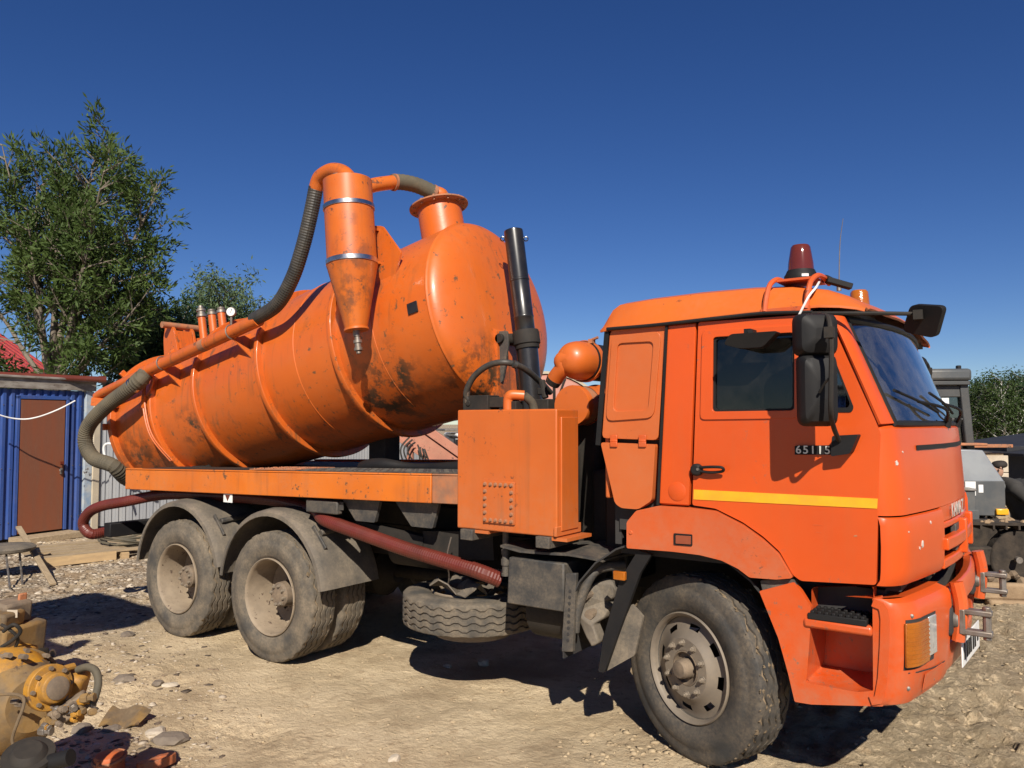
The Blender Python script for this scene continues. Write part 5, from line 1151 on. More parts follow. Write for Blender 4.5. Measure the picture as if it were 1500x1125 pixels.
for k in range(8):
    r = .34+.04*random.random(); t0 = random.random()*6; tl = random.uniform(-.25, .25)
    MB().tube([c+V(r*math.cos(a+t0)*1.2, r*math.sin(a+t0), .16+tl*math.cos(a)*r+.03*k*.6) for a in [2*math.pi*j/20 for j in range(20)]], .014, n=6, sub=2).build('loop', GHOSE, hc)

# ================================================================ shed
BLUE = M('blue_sheet_metal', (.020, .060, .235), (.032, .080, .27), ns=2, nsx=(1, 1, .3), rough=.42, dust=.16, ds=3, chips=.15)
DOOR = M('brown_door_board', (.21, .062, .026), (.17, .05, .022), ns=3, nsx=(3, 3, .4), rough=.55, dust=.2, ds=3)
FASC = M('weathered_fascia', (.15, .12, .095), (.30, .27, .23), ns=4, nsx=(1, 1, 3), rough=.85, chips=.6)
BROWNP = M('brown_plastic_pipe', (.15, .035, .020), (.12, .028, .016), rough=.3, coat=.3)
PALEB = M('flaking_pale_blue', (.22, .30, .40), (.40, .42, .42), ns=7, rough=.8, chips=.9, cs=6)
CREAM = M('cream_post', (.50, .42, .30), (.42, .36, .27), ns=5, rough=.8)
GALV = M('grey_profiled_sheet', (.34, .35, .36), (.28, .29, .31), ns=2, nsx=(1, 1, .3), rough=.42, metal=.35, dust=.2)
shed = empty('storage_shed'); tag(shed, 'blue profiled metal shed with a plain brown door', 'shed')
E0 = V(-8.52, 1.47, 0); LD = V(.15, -.99, 0).normalized(); NW = V(.99, .15, 0).normalized()
def wall_sheet(w_, h_, pitch=.13, dep=.034):
    P = []; k = 0; x = 0; prof_ = []
    while x < w_-1e-6:
        for fx, d in ((0, 0), (.42, 0), (.50, dep), (.86, dep), (.98, 0)):
            if x+fx*pitch <= w_+1e-6: prof_.append((x+fx*pitch, d))
        x += pitch
    prof_.append((w_, 0)); return [[V(a, -d, z) for a, d in prof_] for z in (0, h_)]
def put_sheet(base, ldir, nrm, s0, w_, z0, h_, mat, parent, pitch=.13):
    rows = [[base+ldir*(s0+p.x)+nrm*(-p.y)+V(0, 0, z0+p.z) for p in r] for r in wall_sheet(w_, h_, pitch)]
    return MB().sheet(rows, .003).build('wall_sheet', mat, parent, ang=20)
def wall_s(u, v, z=None):   # distance along the wall line for an image column
    best = min((abs((lambda q: q)(project(E0+LD*(k*.01)+V(0, 0, 1.2)))[0]-u), k*.01) for k in range(-50, 600)); return best[1]
def project(p):
    d = Vector(p)-CAM; z = d.dot(FW); return (750+FPX*d.dot(RT)/z, 562.5-FPX*d.dot(UP)/z)
sA, sB = wall_s(91, 0), wall_s(24, 0); ZT = 2.46; DH = 2.30
for s0 in (0.02,): put_sheet(E0, LD, NW, s0, sA-s0-.02, .10, ZT-.1, BLUE, shed)
put_sheet(E0, LD, NW, sA-.015, sB-sA+.03, DH, ZT-DH, BLUE, shed)
put_sheet(E0, LD, NW, sB+.01, 1.1, .10, ZT-.1, BLUE, shed); put_sheet(E0, LD, NW, sB+1.11, 1.1, .10, ZT-.1, BLUE, shed)
dq = [E0+LD*sA+NW*.045, E0+LD*sB+NW*.045]
door_ = MB().box((dq[0]+dq[1])/2+V(0, 0, .15+(DH-.15)/2), ((sB-sA)-.02, .04, DH-.17), Matrix.Rotation(math.atan2(LD.y, LD.x), 3, 'Z')).build('door', DOOR, shed, bevel=.005)
c = dq[0]+LD*.07+NW*.04+V(0, 0, 1.12); MB().box(c, (.03, .03, .1)).cyl(c+V(.02, 0, .02), c+NW*.05+V(.02, -.06, .02), .012, n=8).build('handle', STEEL, door_); MB().box(c+V(.03, 0, .13), (.03, .05, .06)).build('padlock', REDL, door_)
back = [E0+NW*-2.6, E0+LD*3.4+NW*-2.6, E0+LD*3.4]
core = MB(); q = [E0-NW*.02, E0+LD*3.2-NW*.02, E0+LD*3.2-NW*2.6, E0-NW*2.6]; core.add([p+V(0, 0, .05) for p in q]+[p+V(0, 0, ZT-.03) for p in q], [(0, 1, 2, 3), (4, 5, 6, 7), (0, 1, 5, 4), (1, 2, 6, 5), (2, 3, 7, 6), (3, 0, 4, 7)]); core.build('inner_wall', CHAS, shed)
r_ = math.atan2(LD.y, LD.x)
MB().box(E0+LD*1.6+NW*.06+V(0, 0, ZT+.09), (3.5, .05, .17), Matrix.Rotation(r_, 3, 'Z')).build('fascia', FASC, shed, bevel=.006)
MB().box(E0+LD*1.6-NW*1.25+V(0, 0, ZT+.19), (3.5, 2.75, .04), Matrix.Rotation(r_, 3, 'Z')).build('roof', FASC, shed, bevel=.01)
MB().box(E0-LD*.06+NW*.02+V(0, 0, ZT/2), (.14, .06, ZT), Matrix.Rotation(r_, 3, 'Z')).build('corner_trim', PALEB, shed, bevel=.006)
MB().box(E0+LD*((sA+sB)/2)+NW*.25+V(0, 0, .08), (1.0, .4, .1), Matrix.Rotation(r_, 3, 'Z')).build('threshold', GREYS, shed, bevel=.01)
pp_ = [E0+LD*1.3-NW*.25+V(0, 0, ZT+.22), E0-LD*.16+NW*.30+V(0, 0, ZT+.20)]
o = MB().lathe(pp_[0], pp_[1], [(0, .052), (.93, .052), (.93, .062), (1, .062), (1, .054), (.6, .048)], 24, False).build('roof_pipe', BROWNP); tag(o, 'brown plastic drain pipe lying on the shed roof', 'pipe')
c = E0-LD*.10+NW*.12; gt = empty('torn_flashing'); tag(gt, 'torn black roofing felt hanging off the shed corner', 'roofing felt')
MB().sheet([[c+V(.0, .0, ZT+.20-.17*i)-LD*(.10+.06*i+.05*j*math.sin(i+1))+NW*(.08*j*math.cos(i*.9)) for j in range(3)] for i in range(5)], .006).build('felt', BLACK, gt, ang=20)
cbp = [PD(-30, 592, 11.6), PD(0, 608, 11.8), PD(30, 614, 12.0), PD(55, 611, 12.1), PD(85, 600, 12.2), PD(110, 587, 12.4)]
o = MB().tube(cbp, .011, n=8).build('white_cable', WHITE); tag(o, 'white cable sagging across the brown shed door', 'cable')
for (sa, wa, za, ha) in ((sA-.03, .05, .15, DH-.1), (sB+.03, .05, .15, DH-.1)): MB().box(E0+LD*sa+NW*.05+V(0, 0, za+ha/2), (wa, .05, ha), Matrix.Rotation(r_, 3, 'Z')).build('door_frame', BLUE, shed, bevel=.004)
MB().box(E0+LD*((sA+sB)/2)+NW*.05+V(0, 0, DH+.03), (sB-sA+.11, .05, .06), Matrix.Rotation(r_, 3, 'Z')).build('door_frame', BLUE, shed, bevel=.004)
scr = MB().cyl((0, 0, 0), (.006, 0, 0), .009, n=6).mesh('screw', STEEL)
for zz in (.35, 1.2, 2.2):
    for k in range(20):
        s9 = .09+k*.13
        if not (sA-.08 < s9 < sB+.06): q = E0+LD*s9+NW*.036+V(0, 0, zz); inst('screw', scr, shed, q, (0, 0, math.atan2(NW.y, NW.x)))
# grey fence
fen = empty('sheet_fence'); tag(fen, 'grey profiled sheet fence running behind the truck from the shed', 'fence')
fA = E0-LD*.30+NW*.0; fB = PD(640, 640, 16.5); fB.z = 0; fd = (fB-fA); fL = fd.length; fd.normalize(); fn = V(fd.y, -fd.x, 0)
k = 0; s = 0
while s < fL-.05:
    w_ = min(1.1, fL-s); put_sheet(fA, fd, fn, s, w_-.008, .12, 2.05+.03*(k % 3), GALV, fen, .11); s += 1.1; k += 1
    MB().box(fA+fd*(s-1.1)-fn*.06+V(0, 0, 1.1), (.06, .06, 2.2)).build('post', CHAS, fen)
o = MB().box(fA+fn*.07-fd*.08+V(0, 0, 1.15), (.13, .13, 2.3), Matrix.Rotation(r_, 3, 'Z')).build('fence_post', CREAM, bevel=.01); tag(o, 'cream timber post between the blue shed and grey fence', 'post')
o = MB().tube([PD(160, 690, 12.9), PD(152, 660, 12.9), PD(157, 650, 12.9), PD(174, 653, 12.9), PD(190, 660, 12.9)], .02, n=8).build('white_handrail', WHITE); tag(o, 'bent white tube standing before the grey fence', 'tube')
# red roofed house far left
hs = empty('house'); tag(hs, 'distant house with a red metal roof behind the blue shed', 'house')
REDR = M('red_roof', (.33, .025, .022), (.27, .02, .018), rough=.4, coat=.2)
h0 = PD(-95, 560, 24); h0.z = 0; rr0 = PD(-100, 462, 24); e0 = PD(36, 556, 24)
MB().box((h0.x-1.2, h0.y, 1.55), (6, 5, 3.1), Matrix.Rotation(rad(35), 3, 'Z')).build('wall', CREAM, hs)
dv = FW.copy(); dv.z = 0; dv.normalize()
for sg in (1,):
    P = [rr0, e0, e0+dv*2.5, rr0+dv*2.5]; Pn = [p+V(0, 0, -.08) for p in P]; MB().add(P+Pn, [(0, 1, 2, 3), (7, 6, 5, 4), (0, 4, 5, 1), (1, 5, 6, 2), (2, 6, 7, 3), (3, 7, 4, 0)]).build('roof', REDR, hs)
    e9 = rr0*2-e0; e9.z = e0.z; P = [rr0, e9, e9+dv*2.5, rr0+dv*2.5]; Pn = [p+V(0, 0, -.08) for p in P]; MB().add(P+Pn, [(3, 2, 1, 0), (4, 5, 6, 7), (0, 1, 5, 4), (1, 2, 6, 5), (2, 3, 7, 6), (3, 0, 4, 7)]).build('roof', REDR, hs)
for k in range(9):
    a = rr0.lerp(rr0+dv*2.5, k/8); b = e0.lerp(e0+dv*2.5, k/8); MB().bar(a+V(0, 0, .02), b+V(0, 0, .02), .06, .05).build('roof_rib', REDR, hs)
# ================================================================ trees
BARK = M('bark', (.13, .105, .08), (.20, .165, .125), ns=6, nsx=(3, 3, .7), rough=.9, bump=.01, bs=14)
BARKB = M('birch_bark', (.50, .48, .44), (.16, .14, .12), ns=5, nsx=(1, 1, 3), rough=.8, lo=.5, hi=.62)
def leafmat(name, a, b):
    m = M(name, a, b, ns=1.3, rough=.6, spec=.25); t = m.node_tree; N = t.nodes; L = t.links; p = N['Principled BSDF']
    tr = N.new('ShaderNodeBsdfTranslucent'); src = p.inputs['Base Color'].links[0].from_socket; L.new(src, tr.inputs[0])
    mx = N.new('ShaderNodeMixShader'); mx.inputs[0].default_value = .22; L.new(p.outputs[0], mx.inputs[1]); L.new(tr.outputs[0], mx.inputs[2]); L.new(mx.outputs[0], N['Material Output'].inputs[0]); return m
LARCH = leafmat('needle_green', (.046, .078, .018), (.080, .120, .028)); WILLOW = leafmat('willow_green', (.105, .150, .066), (.07, .11, .05)); DARKG = leafmat('dark_green', (.018, .042, .014), (.03, .06, .02))
BIRCH = leafmat('birch_green', (.046, .074, .016), (.032, .054, .013)); PINE = leafmat('pine_green', (.028, .05, .018), (.04, .065, .02))
def leaves(C, D, ln, wd, spread=.5):
    n = len(C); C = np.asarray(C); D = np.asarray(D)+spread*rng.normal(size=(n, 3)); D /= np.linalg.norm(D, axis=1)[:, None]
    Q = rng.normal(size=(n, 3)); S = np.cross(D, Q); S /= np.linalg.norm(S, axis=1)[:, None]+1e-9
    l = ln*(.6+.8*rng.random((n, 1))); w_ = wd*(.7+.6*rng.random((n, 1)))
    P = np.stack([C, C+D*l*.45+S*w_*.5, C+D*l, C+D*l*.5-S*w_*.5], 1).reshape(-1, 3); return P, np.arange(4*n).reshape(-1, 4)
class Tree:
    def __init__(s): s.wood = MB(); s.C = []; s.D = []
    def limb(s, p, d, L, r, lvl, o):
        n = max(3, int(L/.35)); pts = [Vector(p)]; d = Vector(d).normalized()
        for i in range(n):
            d = (d+Vector((random.gauss(0, 1), random.gauss(0, 1), random.gauss(0, 1)))*o['wig']+Vector((0, 0, o['lift'][min(lvl, len(o['lift'])-1)]))*.12).normalized()
            pts.append(pts[-1]+d*(L/n))
        if r > o['rmin']: s.wood.tube(pts, lambda t: r*(1-.9*t), n=7 if r > .05 else 4, smooth=False, cap=False)
        if lvl >= o['depth']:
            for i, q in enumerate(pts):
                f = i/n
                if f < o.get('leaf0', .15): continue
                for _ in range(o['nleaf']):
                    off = Vector((random.gauss(0, 1), random.gauss(0, 1), random.gauss(0, 1)))*o['lr']; s.C.append(q+off); s.D.append(off.normalized()*.5+d*o['ldir']+Vector((0, 0, o['ldrop'])))
            return
        k = max(2, int(L*o['dens'][lvl]))
        for j in range(k):
            f = o['start'][lvl]+(1-o['start'][lvl])*(j+random.random())/k; i = min(n-1, int(f*n)); q = pts[i].lerp(pts[i+1], f*n-i) if f < 1 else pts[-1]
            dd = (pts[i+1]-pts[i]).normalized(); sd = dd.cross(Vector((random.gauss(0, 1), random.gauss(0, 1), random.gauss(0, 1)))).normalized(); a = rad(o['ang'][lvl]+random.uniform(-14, 14))
            s.limb(q, dd*math.cos(a)+sd*math.sin(a), L*o['ratio'][lvl]*(1.15-.65*f)*random.uniform(.7, 1.2), r*(.5-.25*f), lvl+1, o)
    def make(s, name, label, cat, base, bark, leaf, ln, wd, group=None):
        t = empty(name, tuple(base)); tag(t, label, cat, group)
        b = Vector(base); s.wood.v = [(x-b.x, y-b.y, z-b.z) for x, y, z in s.wood.v]; s.wood.build('trunk', bark, t, ang=60)
        C = np.array([c[:] for c in s.C])-np.array(b[:]); P, Fq = leaves(C, np.array([d[:] for d in s.D]), ln, wd)
        me = npmesh(bpy.data.meshes.new('crown'), P, Fq); me.materials.append(leaf); o = bpy.data.objects.new('crown', me); col.objects.link(o); o.parent = t; return t
# tall many-stemmed tree by the shed
random.seed(21); T1 = Tree(); b0 = PD(78, 556, 19); b0.z = 0
o1 = dict(wig=.05, lift=(.35, .15, .0, .2), rmin=.006, depth=2, leaf0=.05, nleaf=13, lr=.075, ldir=.8, ldrop=.1, dens=(3.3, 4.0), start=(.22, .12), ang=(48, 48), ratio=(.27, .42))
fork = b0+V(0, 0, 2.9); T1.wood.tube([b0, b0+V(.05, 0, 1.5), fork], lambda t: .26-.06*t, n=10)
for (u, v, dd, rr) in ((120, 158, 0, .13), (60, 172, -.9, .10), (185, 172, .6, .11), (245, 262, -.5, .10), (12, 195, .7, .10), (-40, 230, -.3, .10), (205, 225, 1.0, .08), (100, 215, 1.3, .08), (150, 190, -1.1, .09), (30, 270, -1.2, .08), (215, 390, -.8, .07), (262, 335, .3, .07), (-70, 330, .5, .07), (150, 440, -1.0, .05), (190, 455, .6, .05), (115, 470, -1.3, .04)):
    tip = PD(u*1.06+8, v+32, 19+dd); d = tip-fork; T1.limb(fork+V(0, 0, random.uniform(-1.0, .2)), d, d.length, rr, 0, dict(o1, wig=.035, start=(.30 if v < 300 else .2, .1)))
T1.make('larch_tree', 'tall dark green many-stemmed tree rising behind the blue shed', 'tree', b0, BARK, LARCH, .17, .042)
# darker bushy tree and pale willow behind the tank
random.seed(5); T2 = Tree(); b2_ = PD(228, 545, 23); b2_.z = 0
o2 = dict(wig=.10, lift=(.3, .0, -.2), rmin=.008, depth=2, leaf0=.0, nleaf=15, lr=.15, ldir=.4, ldrop=-.3, dens=(3.4, 4.0), start=(.25, .1), ang=(55, 50), ratio=(.40, .45))
T2.wood.tube([b2_, b2_+V(0, 0, 2)], .16, n=8)
for (u, v, dd, rr) in ((235, 425, 0, .09), (260, 440, .5, .08), (205, 440, -.5, .08), (282, 460, .4, .07), (182, 450, .2, .07), (250, 480, -.8, .06), (215, 490, -.9, .06)):
    tip = PD(u, v+8, 23+dd); q = b2_+V(0, 0, 1.6); d = tip-q; T2.limb(q, d, d.length, rr, 0, o2)
T2.make('dark_tree', 'dark bushy tree between the tall tree and the tank', 'tree', b2_, BARK, DARKG, .17, .06)
random.seed(9); T3 = Tree(); b3_ = PD(325, 545, 27); b3_.z = 0
o3 = dict(wig=.12, lift=(.3, -.1, -.5), rmin=.008, depth=2, leaf0=.0, nleaf=13, lr=.17, ldir=.3, ldrop=-.5, dens=(3.2, 3.8), start=(.3, .1), ang=(45, 50), ratio=(.38, .45))
T3.wood.tube([b3_, b3_+V(0, 0, 2.6)], .15, n=8)
for (u, v, dd, rr) in ((300, 425, 0, .09), (345, 412, .5, .08), (368, 425, -.5, .08), (325, 440, .6, .07), (278, 432, -.2, .07), (380, 470, .6, .06), (310, 470, -.9, .06), (350, 465, -.8, .06)):
    tip = PD(u+4, v-8, 27+dd); q = b3_+V(0, 0, 2.3); d = tip-q; T3.limb(q, d, d.length, rr, 0, o3)
T3.make('willow_tree', 'pale grey-green willow seen just above the tank', 'tree', b3_, BARK, WILLOW, .17, .045)
# low bush under the red roof
random.seed(31); T4 = Tree(); b4 = PD(5, 565, 20.5); b4.z = 0
for (u, v, dd) in ((-30, 556, 0), (10, 557, .4), (42, 558, -.4), (-10, 558, -.7)):
    tip = PD(u, v, 20.5+dd); d = tip-b4; T4.limb(b4, d, d.length, .05, 0, dict(o2, start=(.5, .1)))
T4.make('yellowish_bush', 'yellow-green bush growing under the red roof at left', 'bush', b4, BARK, BIRCH, .15, .06)
# wood at the back right: four kinds of tree, each copied
def wood_tree(seed, H, kind):
    random.seed(seed); t = Tree(); b = V(0, 0, 0)
    if kind == 'pine': o = dict(wig=.07, lift=(.4, .1, .2), rmin=.012, depth=2, leaf0=.2, nleaf=15, lr=.16, ldir=.6, ldrop=.1, dens=(3.0, 3.4), start=(.25, .25), ang=(72, 50), ratio=(.30, .45))
    else: o = dict(wig=.08, lift=(.5, .1, -.5), rmin=.010, depth=2, leaf0=.05, nleaf=13, lr=.20, ldir=.3, ldrop=-.5, dens=(3.4, 3.6), start=(.22, .15), ang=(48, 55), ratio=(.36, .42))
    t.limb(b, V(random.uniform(-.05, .05), random.uniform(-.05, .05), 1), H, .11, 0, o)
    if kind != 'pine': t.limb(b, V(random.uniform(-.25, .25), random.uniform(-.2, .2), 1), H*.8, .08, 0, o)
    return t
protos = [wood_tree(41, 5.6, 'birch').make('birch_tree', 'x', 'tree', V(0, 0, 0), BARKB, BIRCH, .17, .075), wood_tree(42, 5.2, 'pine').make('pine_tree', 'x', 'tree', V(0, 0, 0), BARK, PINE, .20, .05),
          wood_tree(43, 5.0, 'birch').make('birch_tree', 'x', 'tree', V(0, 0, 0), BARKB, BIRCH, .17, .075), wood_tree(44, 5.4, 'dark').make('broadleaf_tree', 'x', 'tree', V(0, 0, 0), BARK, DARKG, .17, .08)]
spots = [(1400, 46, 0, 1.0), (1424, 42, 2, 1.0), (1447, 46, 1, 1.1), (1470, 40, 0, 1.03), (1492, 43, 3, 1.06), (1512, 40, 1, 1.15), (1540, 44, 2, 1.1), (1437, 50, 3, 1.12), (1482, 50, 1, 1.2), (1412, 52, 3, 1.0), (1458, 53, 2, 1.25), (1500, 53, 0, 1.3), (1570, 42, 0, 1.1), (1600, 47, 3, 1.2), (1370, 45, 2, 1.0), (1340, 48, 1, 1.0), (1300, 46, 3, .95), (1255, 50, 0, 1.0), (1205, 48, 2, .95), (880, 50, 1, .75), (845, 46, 0, .92), (815, 48, 3, .95), (790, 50, 2, .95), (925, 50, 2, .8), (1418, 48, 3, 1.05), (1465, 47, 3, 1.1), (1505, 47, 3, 1.15), (1388, 50, 1, 1.1), (1525, 49, 0, 1.2), (1430, 55, 1, 1.35), (1475, 56, 1, 1.4)]
wlab = {0: 'birch with light green crown', 1: 'dark pine', 2: 'short birch with drooping light crown', 3: 'dense dark broadleaf tree'}
random.seed(77)
for i, (u, d, k, sc) in enumerate(spots):
    first = protos[k] is not None and not protos[k].get('used'); o = protos[k] if first else copy_tree(protos[k])
    protos[k]['used'] = 1; p = PD(u, 650, d); o.location = (p.x, p.y, 0); o.rotation_euler = (0, 0, random.random()*6.28); o.scale = (sc*.86, sc*.86, sc*.70*random.uniform(.95, 1.05))
    if False: pos = 'in the wood behind the machines, %s' % ('near its front' if d < 47 else 'deep in its back'); n_ = {0: 'right', 1: 'left'}
    where = ('behind the tank and cab gap' if u < 1000 else 'seen past the windscreen' if u < 1380 else 'in the wood at far right')
    same = sorted(u2 for u2, d2, k2, s2 in spots if k2 == k and ('behind the tank and cab gap' if u2 < 1000 else 'seen past the windscreen' if u2 < 1380 else 'in the wood at far right') == where)
    nth = ('', 'leftmost ', 'second from left ', 'third from left ', 'fourth from left ', 'fifth from left ', 'sixth from left ', 'seventh from left ', 'eighth from left ')[same.index(u)+1 if len(same) > 1 else 0]
    o['label'] = nth+wlab[k]+' '+where; o['category'] = 'tree'; o['group'] = 'trees beyond the yard'
for p in protos:
    if 'used' in p: del p['used']
for o in list(col.objects):
    if 'used' in o: del o['used']

# ================================================================ seen through the gap under the tank
SALM = M('salmon_paint', (.42, .17, .11), (.34, .13, .085), ns=4, rough=.6, chips=.7, cs=10, dust=.3)
CREAMV = M('cream_vehicle_paint', (.72, .66, .45), (.66, .60, .42), ns=2, rough=.35, coat=.3)
bo = empty('loader_boom'); tag(bo, 'salmon-painted steel loader boom seen under the tank beside black hoses', 'boom')
DB = 12.3; A, B = PD(578, 612, DB), PD(705, 702, DB)
MB().bar(A, B, .16, .42).build('boom_arm', SALM, bo, bevel=.01); nrm_ = (B-A).cross(FW).normalized()
MB().bar(A+nrm_*-.22-FW*.10, B+nrm_*-.22-FW*.10, .06, .06).bar(A+nrm_*.1-FW*.10, B+nrm_*.1-FW*.10, .03, .03).build('boom_rail', SALM, bo, bevel=.005)
MB().bar(PD(580, 642, DB+.1), PD(600, 640, DB), .1, .08).build('lug', SALM, bo, bevel=.01)
MB().bar(B, B+V(.9, .6, -1.2), .2, .3).build('boom_foot', SALM, bo, bevel=.01)
random.seed(8)
for k in range(7):
    a = PD(600+k*4, 640+k*4, DB-.2); MB().tube([a, PD(590+k*6+random.uniform(-6, 6), 660, DB-.35), PD(598+k*6, 690+random.uniform(-5, 8), DB-.3), PD(604+k*5, 740, DB-.2)], .014, n=6).build('hydraulic_hose', BHOSE, bo)
MB().bar(PD(601, 655, DB-.1), PD(602, 760, DB-.1), .09, .07).build('stanchion', SALM, bo)
van = empty('cream_van'); tag(van, 'cream van with a white roof edge seen in the gap under the tank', 'van')
vc = PD(690, 660, 14.6); vr = math.atan2(RT.y, RT.x)+.25; VR = Matrix.Rotation(vr, 3, 'Z'); vc.z = 0
def vp(n, c_, d_, mt, par=van, bv=.03): return MB().box(vc+VR @ Vector(c_), d_, VR).build(n, mt, par, bevel=bv)
vp('body', (.9, 0, .96), (3.4, 1.5, .96), CREAMV); vp('roof', (1.0, 0, 1.70), (2.8, 1.4, .07), WHITE); vp('window_band', (1.0, 0, 1.54), (2.9, 1.42, .24), GLOSSB)
for x in (-.3, 2.0): MB().cyl(vc+VR @ V(x, -.78, .33), vc+VR @ V(x, -.58, .33), .33, n=24).build('wheel', BLACK, van)
vp('roof_rack', (-.2, -.1, 1.79), (.8, 1.0, .04), STEEL)
# pink barrel tank behind the cab gap
PINK = M('pinkish_tank_paint', (.48, .20, .15), (.42, .17, .13), ns=3, rough=.6, dust=.3)
pt = empty('barrel_tank'); tag(pt, 'dull pink barrel tank with cream rims behind the black ram', 'tank')
pc_ = PD(800, 640, 9.5); axd = V(-.55, .83, 0)
MB().lathe(pc_, pc_+axd*3, [(0, 0), (0, .55), (.01, .74), (.03, .77), (1, .77), (1, 0)], 48).build('shell', PINK, pt)
for t in (.012, .10, .2): MB().lathe(pc_, pc_+axd*3, [(t, .768), (t, .80), (t+.018, .80), (t+.018, .768)], 48, False).build('rim', CREAM, pt)
for a in (1.0, 1.35): MB().bar(pc_-axd*.02+V(0, 0, .35)+RT*.1, pc_-axd*.02+V(0, 0, .74)+RT*(.1+.2*(a-1)*2), .03, .02).build('strap', CHAS, pt)
for s_ in (-1, 1): MB().box(pc_+axd*(1.5+s_)+V(0, 0, -.75-.25), (.3, 1.2, 1.1)).build('saddle', CHAS, pt)

# ================================================================ crawler tractor and person at right
GREYP = M('grey_machine_paint', (.075, .08, .083), (.10, .105, .105), ns=3, rough=.45, dust=.2, metal=.2); DGREY = M('dark_cab_paint', (.035, .037, .038), (.048, .05, .05), rough=.5, dust=.12)
GALV2 = M('galvanised_hood', (.42, .44, .45), (.34, .36, .38), ns=4, rough=.32, metal=.55, dust=.2); MUD = M('caked_mud', (.33, .235, .145), (.24, .165, .10), ns=5, rough=.95, bump=.01, bs=20, spec=.1)
DARKMUD = M('dark_track_mud', (.018, .014, .011), (.05, .037, .026), ns=9, rough=.95, bump=.01, bs=20)
tx = empty('crawler_tractor'); tag(tx, 'grey crawler tractor with mud-caked tracks standing beyond the truck front', 'tractor')
hx = V(.90, .44, 0).normalized(); hy = V(-hx.y, hx.x, 0); o0 = PD(1448, 800, 9.0); o0.z = 0; TM = Matrix((hx, hy, V(0, 0, 1))).transposed()
def tl(x, y, z): return o0+hx*x+hy*y+V(0, 0, z)
def tb(n, c_, d_, mt, par=tx, bv=.01, rot=None): return MB().box(tl(*c_), d_, TM if rot is None else TM @ rot).build(n, mt, par, bevel=bv)
def track(y):
    r = .40; x0, x1 = -1.35, .18; path = []
    for k in range(14): a = math.pi/2-math.pi*k/13; path.append((x1+r*math.cos(a), .42+r*math.sin(a)))
    for k in range(1, 12): path.append((x1+(x0-x1)*k/12, .02))
    for k in range(14): a = -math.pi/2-math.pi*k/13; path.append((x0+r*math.cos(a), .42+r*math.sin(a)))
    for k in range(1, 12): path.append((x0+(x1-x0)*k/12, .82))
    t_ = empty('track', parent=tx); sm = MB().box((0, 0, 0), (.135, .36, .03)).box((.05, 0, .035), (.02, .36, .05)).mesh('track_shoe', DARKMUD)
    m = len(path)
    for k in range(m):
        a, b, c_ = path[k-1], path[k], path[(k+1) % m]; an = math.atan2(c_[1]-a[1], c_[0]-a[0]); q = tl(b[0], y, b[1])
        ob_ = bpy.data.objects.new('track_shoe', sm); col.objects.link(ob_); ob_.parent = t_
        ob_.matrix_basis = Matrix.Translation(q) @ TM.to_4x4() @ Matrix.Rotation(-an, 4, 'Y') @ Matrix.Rotation(math.pi, 4, 'X')
    for x in (x0, x1): MB().cyl(tl(x, y-.09, .42), tl(x, y+.09, .42), .34, n=28).build('idler', DARKMUD, t_, bevel=.02)
    for x in (-1.0, -.7, -.4, -.1): MB().cyl(tl(x, y-.12, .15), tl(x, y+.12, .15), .11, n=16).build('roller', DARKMUD, t_)
    MB().box(tl(-.6, y, .45), (1.5, .14, .2), TM).build('track_frame', DARKMUD, t_, bevel=.02); return t_
track(-.35); track(1.0)
mm = MB(); random.seed(6)
for k in range(26):
    x = -.7+k*.05; p = tl(x, -.52+random.uniform(-.05, .05), .24+.06*math.sin(k)+random.uniform(-.02, .02)); r = random.uniform(.04, .075); mm.lathe(p-V(0, 0, r*.8)+hx*random.uniform(-.04, .04), p+V(0, 0, r*.6), [(0, .02), (.2, r*random.uniform(.6, 1.1)), (.5, r*random.uniform(.8, 1.3)), (.8, r*random.uniform(.3, .9)), (1, .01)], 6)
mk_ = mm.build('mud_cake', M('damp_mud', (.14, .10, .065), (.22, .155, .095), ns=8, rough=.95), tx, ang=20); tag(mk_, kind='stuff')
tb('mud_guard', (-.12, -.62, .12), (.62, .10, .18), MUD, bv=.03); tb('mud_shelf', (-.02, -.66, .0), (.55, .16, .08), MUD, bv=.03)
mt_ = MB()
for k in range(40):
    x = random.uniform(-1.0, .5); p = tl(x, -.35+random.uniform(-.17, .17), .84-max(0, x-.18)**2*1.6); r = random.uniform(.02, .05); mt_.lathe(p-V(0, 0, r*.4), p+V(0, 0, r*.5), [(0, r), (.6, r*.8), (1, .01)], 7)
tag(mt_.build('track_mud', MUD, tx, ang=20), kind='stuff')
MB().cyl(tl(.08, -.56, .44), tl(.08, -.50, .44), .035, n=12).build('grease_cap', STEEL, tx)
hp = [(-.75, 1.62), (-.02, 1.60), (.20, 1.24), (.20, .88), (-.75, .88)]
MB().plate([(x, z) for x, z in hp], y=0, t=.42, f=lambda x, y, z: tl(x, y+.02, z)).build('hood', GALV2, tx, bevel=.012)
tb('hood_side', (-.26, .0, 1.05), (.90, .03, .40), GREYP); tb('side_box', (-.42, -.10, .98), (.44, .20, .34), GREYP); tb('box_lid', (-.42, -.11, 1.16), (.46, .22, .03), STEEL); tb('lower_box', (-.36, -.14, .84), (.36, .2, .2), GREYP)
for x, w_, h_ in ((-.30, .05, .09), (-.18, .11, .16), (-.07, .05, .09)): tb('decal', (x, -.018, 1.16), (w_, .004, h_), WHITE, bv=0)
tb('yellow_strip', (.14, -.03, .90), (.13, .05, .07), YELL)
tb('exhaust_plate', (-.12, .5, 1.66), (.5, .5, .03), RUSTO)
cbn = empty('cabin', parent=tx); cd0, cd1 = PD(1338, 545, 10.2), PD(1410, 640, 10.2)
W_ = MB()
cx0, cx1 = -1.05, .02; cy0, cy1 = .50, 1.5
